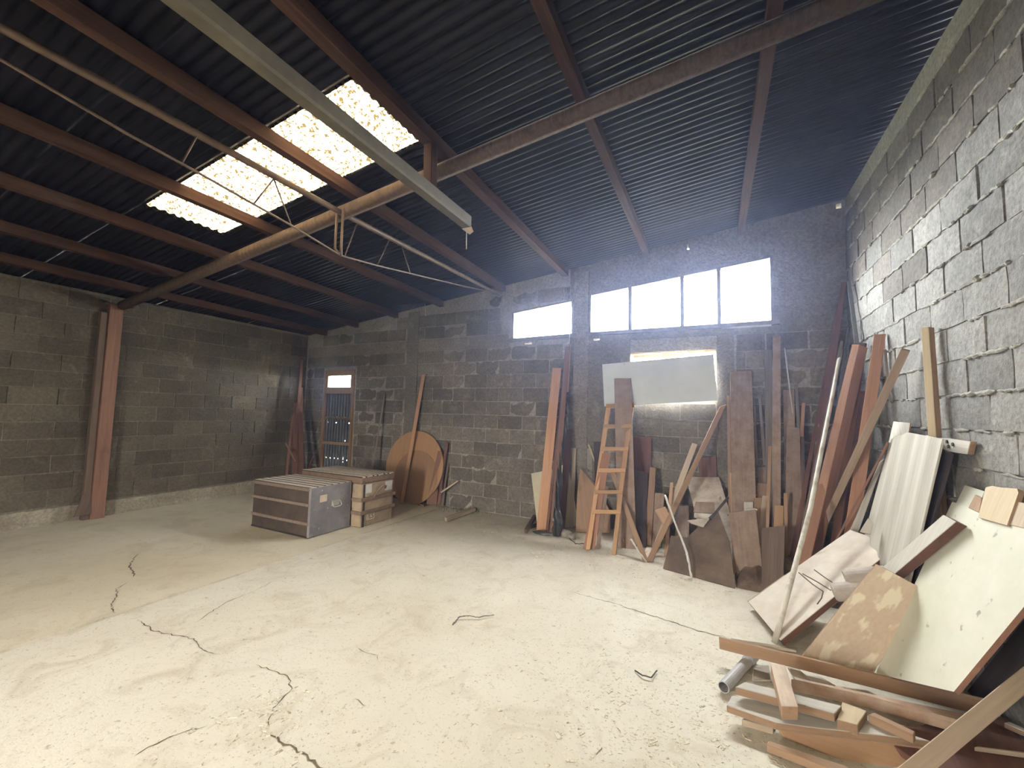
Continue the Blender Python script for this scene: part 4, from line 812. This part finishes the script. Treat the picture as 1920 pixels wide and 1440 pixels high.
('rail',None,None,[[-1.015,5.6,1.705],[-0.956,5.6,1.705],[-0.991,5.094,0.702],[-1.0,4.741,0.004],[-1.048,4.739,0.0],[-1.043,5.092,0.698]],0.03,'wood_ladder',None,'ladder',[0.153,-0.446,-0.882]),
('rung',None,None,[[-1.321,5.573,1.695],[-0.952,5.58,1.714],[-0.947,5.553,1.662],[-1.314,5.547,1.644]],0.025,'wood_ladder',None,'ladder',[1.0,0.0,0.0]),
('rung',None,None,[[-1.324,5.436,1.424],[-0.966,5.441,1.438],[-0.961,5.418,1.393],[-1.318,5.412,1.378]],0.025,'wood_ladder',None,'ladder',[1.0,0.0,0.0]),
('rung',None,None,[[-1.324,5.291,1.139],[-0.972,5.298,1.156],[-0.975,5.277,1.113],[-1.318,5.269,1.095]],0.025,'wood_ladder',None,'ladder',[1.0,0.0,0.0]),
('rung',None,None,[[-1.321,5.161,0.881],[-0.983,5.172,0.906],[-0.982,5.151,0.864],[-1.315,5.139,0.837]],0.025,'wood_ladder',None,'ladder',[1.0,0.0,0.0]),
('rung',None,None,[[-1.322,5.036,0.633],[-0.988,5.05,0.665],[-0.988,5.031,0.627],[-1.317,5.016,0.594]],0.025,'wood_ladder',None,'ladder',[1.0,0.0,0.0]),
('rung',None,None,[[-1.329,4.929,0.421],[-0.991,4.943,0.452],[-0.991,4.923,0.413],[-1.322,4.907,0.378]],0.025,'wood_ladder',None,'ladder',[1.0,0.0,0.0]),
('plank','pinkish plank leaning in front of the ladder','plank',[[-1.288,5.256,1.065],[-1.187,5.284,1.059],[-1.26,4.81,-0.002],[-1.383,4.776,0.002]],0.025,'wood_pink',None,None,[0.072,0.408,0.91]),
('plank','slim plank standing between pinkish plank and ladder','plank',[[-1.217,5.114,0.677],[-1.172,5.126,0.68],[-1.21,4.859,0.0],[-1.254,4.847,-0.0]],0.025,'wood_brown',None,None,[0.051,0.366,0.929]),
('white_board','white painted board covering the upper opening,smudged and chipped','board',[[-1.399,5.66,2.25],[-0.007,5.66,2.334],[0.035,5.64,1.757],[-1.36,5.64,1.665]],0.02,'paint_white',None,None,[1.0,0.0,0.0]),
]
DOOR_LINES = [[[0.595, 4.101, 0.317], [0.648, 3.881, 0.314], [0.688, 3.749, 0.317], [0.665, 3.685, 0.29], [0.631, 3.64, 0.259]], [[0.615, 4.065, 0.324], [0.677, 3.888, 0.335], [0.729, 3.727, 0.341]], [[0.69, 4.05, 0.373], [0.728, 3.899, 0.372], [0.768, 3.757, 0.373]]]
KNOTS = [[1.297, 3.524, 1.43], [1.297, 3.507, 1.401], [1.297, 3.454, 1.417]]
for (name, label, cat, pts, th, mat, group, parent, L) in ROWS:
    slab(name, label, cat, pts, th, mat, group, PAR[parent], L, wav=.006 if name == 'wavy_sheet' else 0)
for pth in DOOR_LINES:
    P0 = [Vector(p) for p in pth]
    dp = bpy.data.objects['door_panel']
    o = MB().tube(P0, .004, 6).obj('groove', 'wood_dark', origin=(0, 0, 0)); o.parent = dp; o.matrix_parent_inverse = Matrix.LocRotScale(dp.location, dp.rotation_euler, None).inverted()
hp = [o for o in COL.objects if o.get('label', '').startswith('whitish plank with dark knot')][0]
for p in KNOTS:
    p = Vector(p); o = MB().tube([p+Vector((-.003, 0, 0)), p+Vector((.006, 0, 0))], [.011, .012], 9).obj('knot_hole', 'ink', origin=(0, 0, 0)); o.parent = hp; o.matrix_parent_inverse = Matrix.LocRotScale(hp.location, hp.rotation_euler, None).inverted()
# black plastic strip hanging on the bundle
pts = [(-1.864, 5.55, 1.854), (-1.9, 5.51, 1.611), (-1.868, 5.45, 1.374), (-1.872, 5.38, 1.141), (-1.875, 5.31, 0.87), (-1.847, 5.23, 0.588), (-1.85, 5.15, 0.358), (-1.802, 5.09, 0.18), (-1.812, 5.02, 0.01)]
wid = [.025, .06, .045, .05, .035, .05, .04, .075, .06]
vs = []; n = 7; r = random.Random(6); dense = []
for i in range(len(pts)-1):
    for k in range(4): dense.append((Vector(pts[i]).lerp(Vector(pts[i+1]), k/4), wid[i]+(wid[i+1]-wid[i])*k/4))
dense.append((Vector(pts[-1]), wid[-1]))
for p, w in dense:
    for k in range(n):
        u = k/(n-1)*2-1; vs.append((p.x+u*w*r.uniform(.8, 1.1), p.y+.014*math.sin(k*2.3+p.z*19)+r.uniform(-.006, .006), p.z+r.uniform(-.01, .01) if p.z > .05 else p.z))
mb = MB().add(vs, [(i*n+k, i*n+k+1, (i+1)*n+k+1, (i+1)*n+k) for i in range(len(dense)-1) for k in range(n-1)])
o = mb.obj('plastic_strip', 'plastic_black', label='crumpled black plastic strip hanging down the plank bundle', cat='plastic sheet')
sm = o.modifiers.new('thickness', 'SOLIDIFY'); sm.thickness = .003
# twisted white sticks, pole, rod, pipe
def stick(name, pts, rad, mat, label, cat, n=8, jit=0, seg=6, seed=0):
    r = random.Random(seed); P = []; Rr = []
    for i in range(len(pts)-1):
        a = Vector(pts[i]); b = Vector(pts[i+1])
        for k in range(seg if i < len(pts)-2 else seg+1):
            P.append(a.lerp(b, k/seg) + Vector((r.uniform(-1, 1), r.uniform(-1, 1), r.uniform(-1, 1)))*jit)
            t_ = (i + k/seg)/(len(pts)-1); Rr.append((rad[0]*(1-t_)+rad[1]*t_)*(1+r.uniform(-.25, .25)*(1 if jit > .0015 else 0)))
    return MB().tube(P, Rr, n).obj(name, mat, label=label, cat=cat, smooth=True)
stick('branch', [(-.505, 4.95, .669), (-.395, 4.75, .46), (-.266, 4.55, .204), (-.249, 4.5, .175), (-.217, 4.42, .01)], (.012, .011), 'white_wood', 'white peeled crooked branch leaning in front of the V planks', 'branch', jit=.004, seed=1)
stick('branch', [(-.665, 4.66, .012), (-.76, 4.75, .08), (-.859, 4.86, .164)], (.009, .009), 'white_wood', 'short white peeled stick at the foot of the V planks', 'branch', jit=.003, seed=2)
stick('pole', [(.351, 3.441, .02), (.70, 4.20, .82), (1.214, 5.45, 2.305)], (.020, .017), 'pole_paint', 'long thin whitish pole leaning from the pile up into the corner', 'pole', n=8, jit=.001, seed=3)
stick('rod', [(.792, 5.60, 1.60), (.741, 5.70, 2.384)], (.007, .007), 'white_wood', 'thin pale rod sticking up behind the right-hand boards', 'rod')
stick('twig', [(-1.72, 2.62, .0), (-1.73, 2.72, .012), (-1.68, 2.76, .012), (-1.60, 2.79, .01), (-1.52, 2.88, .006)], (.005, .003), 'wood_grey', 'dark forked twig on the floor near the middle of the room', 'twig', jit=.003, seed=4)
stick('wire', [(-.45, 2.70, .0), (-.40, 2.66, .008), (-.35, 2.66, .01), (-.33, 2.75, .008)], (.004, .004), 'black_metal', 'short bent dark wire lying on the floor before the wood pile', 'wire', jit=.001, seed=5)
stick('stick', [(-1.62, 5.0, .02), (-1.50, 4.86, .012), (-1.40, 4.92, .012)], (.006, .005), 'wood_dark', 'thin bent twig on the floor left of the ladder', 'twig', jit=.003, seed=7)
pipe = empty('plastic_pipe', (.12, 2.96, .03), 'short grey plastic pipe lying on the floor beside the pile', 'pipe')
n = 18; a = Vector((.205, 3.17, .03)); b = Vector((.03, 2.73, .03)); dr = (b-a).normalized(); sd = dr.cross(Vector((0, 0, 1)))
def ringtube(a, b, r0, r1):
    vs = []
    for p, rr in ((a, r0), (b, r0), (b, r1), (a, r1)): vs += [p + (sd*math.cos(2*PI*k/n) + Vector((0, 0, 1))*math.sin(2*PI*k/n))*rr for k in range(n)]
    return MB().add(vs, [(j*n+k, j*n+(k+1) % n, ((j+1) % 4)*n+(k+1) % n, ((j+1) % 4)*n+k) for j in range(4) for k in range(n)])
ringtube(a, b, .030, .026).obj('tube', 'pvc', pipe, smooth=False)
ringtube(a, a.lerp(b, .2), .0345, .031).obj('collar', 'pvc', pipe)
# two cardboard tubes, bowl, stones
for k, (p, rr, lb) in enumerate((((.90, 3.69, .475), .062, 'upper grey cylinder peeping out beside the tan board'), ((.82, 3.64, .385), .06, 'lower rounded grey cylinder beside the tan board'))):
    MB().tube([(p[0]-.10, p[1]-.02, p[2]-.02), (p[0]-.085, p[1]-.02, p[2]-.015), (p[0]+.12, p[1]-.04, p[2]+.05)], [rr*.82, rr, rr], 18).obj('cardboard_roll', 'cylinder_grey', label=lb, cat='cylinder', smooth=False)
prof = [(.0, .0), (.028, .002), (.045, .018), (.055, .042), (.050, .042), (.038, .018), (.0, .008)]
vs = []; n = 20
for (rr, z) in prof: vs += [(rr*math.cos(2*PI*k/n), rr*math.sin(2*PI*k/n), z) for k in range(n)]
mb = MB().add(vs, [(j*n+k, j*n+(k+1) % n, (j+1)*n+(k+1) % n, (j+1)*n+k) for j in range(len(prof)-1) for k in range(n)])
o = mb.obj('bowl', 'white_wood', origin=(0, 0, 0), label='small white bowl wedged among the offcuts below the tallest timber', cat='bowl', smooth=True); o.location = (.325, 4.93, .585)
def rock(loc, s, seed, mat, name, label, cat):
    bm = bmesh.new(); bmesh.ops.create_icosphere(bm, subdivisions=2, radius=1); r = random.Random(seed)
    for v in bm.verts: v.co *= r.uniform(.82, 1.12)
    for v in bm.verts: v.co = Vector((v.co.x*s[0], v.co.y*s[1], max(v.co.z, -.6)*s[2]))
    zm = min(v.co.z for v in bm.verts)
    for v in bm.verts: v.co.z -= zm
    me = bpy.data.meshes.new(name); bm.to_mesh(me); bm.free(); o = link(name, me, mat, label=label, cat=cat); o.location = loc; return o
rock((-1.72, 5.13, 0), (.09, .07, .05), 1, 'stone', 'stone', 'grey rubble stone at the foot of the cream panel', 'stone')
rock((-1.62, 5.07, 0), (.06, .05, .04), 2, 'stone', 'stone', 'smaller rubble stone right of the cream panel foot', 'stone')
rock((-2.0, 5.06, 0), (.14, .05, .025), 3, 'plastic_black', 'rag', 'dark rag lying under the plank bundle', 'rag')
# rubble heap in the right corner (nobody could count it)
r = random.Random(31); mb = MB(); nx = 26; ny = 20; gx0, gx1, gy0, gy1 = .16, 1.30, 4.33, 5.35; H = {}
vs = []
for j in range(ny+1):
    for i in range(nx+1):
        u = i/nx; v = j/ny; e = min(1, 6*min(u, 1-u), 4*v, 4*(1-v)+.3)
        h = .27*max(0, min(1, 9*min(u, 1-u), 2.6*v))*(.75+.25*math.sin(u*5+.6))*(1-.25*v) + r.uniform(-.02, .03)*e
        vs.append((gx0+(gx1-gx0)*u, gy0+(gy1-gy0)*v + .1*(1-u), max(0, h)-.004))
mb.add(vs, [(j*(nx+1)+i, j*(nx+1)+i+1, (j+1)*(nx+1)+i+1, (j+1)*(nx+1)+i) for j in range(ny) for i in range(nx)])
mb.obj('rubble_heap', 'rubble', kind='stuff', label='dark dusty heap of rubble under the right corner planks', cat='rubble')
# weeds at the wall foot
r = random.Random(8); mb = MB()
for _ in range(260):
    x = r.gauss(-3.55, .22); y = YB-.02-abs(r.gauss(0, .12)); h = r.uniform(.01, .045); dx, dy = r.uniform(-.03, .03), r.uniform(-.03, .01)
    mb.add([(x-.003, y, -.005), (x+.003, y, -.005), (x+dx, y+dy, h)], [(0, 1, 2)])
mb.obj('weeds', 'weeds', kind='stuff', label='sparse dry weeds along the foot of the back wall', cat='weeds')
# wood chips and grit all over the floor
r = random.Random(17); mb = MB()
def chip(x, y, s):
    an = r.uniform(0, PI); c, q = math.cos(an), math.sin(an); l = s*r.uniform(.6, 1.8); w = s*r.uniform(.25, .8); h = s*r.uniform(.1, .4)
    z = -.006 if x > -3.95 else 0
    p = [(-l, -w), (l, -w*r.random()), (l*r.uniform(.5, 1), w), (-l*r.uniform(.5, 1), w)]
    q4 = [(x+a_*c-b_*q, y+a_*q+b_*c) for a_, b_ in p]
    mb.hexa([(a_, b_, z) for a_, b_ in q4] + [(a_, b_, z+h*r.uniform(.4, 1.2)) for a_, b_ in q4])
for _ in range(1500): chip(min(.9, r.gauss(-.25, .45)), max(.3, r.gauss(2.5, .5)), r.uniform(.003, .008))
for _ in range(1100): chip(r.uniform(-3.9, .3), r.uniform(.6, 4.3), r.uniform(.002, .006))
for _ in range(250): chip(r.gauss(-1.9, .3), r.gauss(1.4, .2), r.uniform(.003, .009))
for _ in range(300): chip(r.uniform(-3.3, 0), r.uniform(4.3, 5.4), r.uniform(.003, .009))
for _ in range(160): chip(r.gauss(-.1, .5), r.gauss(2.2, .4), r.uniform(.008, .016))
for _ in range(90): chip(r.gauss(-2.05, .12), r.gauss(1.42, .12), r.uniform(.006, .015))
for _ in range(500): chip(r.uniform(-1.8, .2), r.uniform(4.2, 5.2), r.uniform(.004, .014))
mb.obj('wood_chips', 'chips', kind='stuff', label='wood chips and grit scattered over the concrete floor', cat='debris')
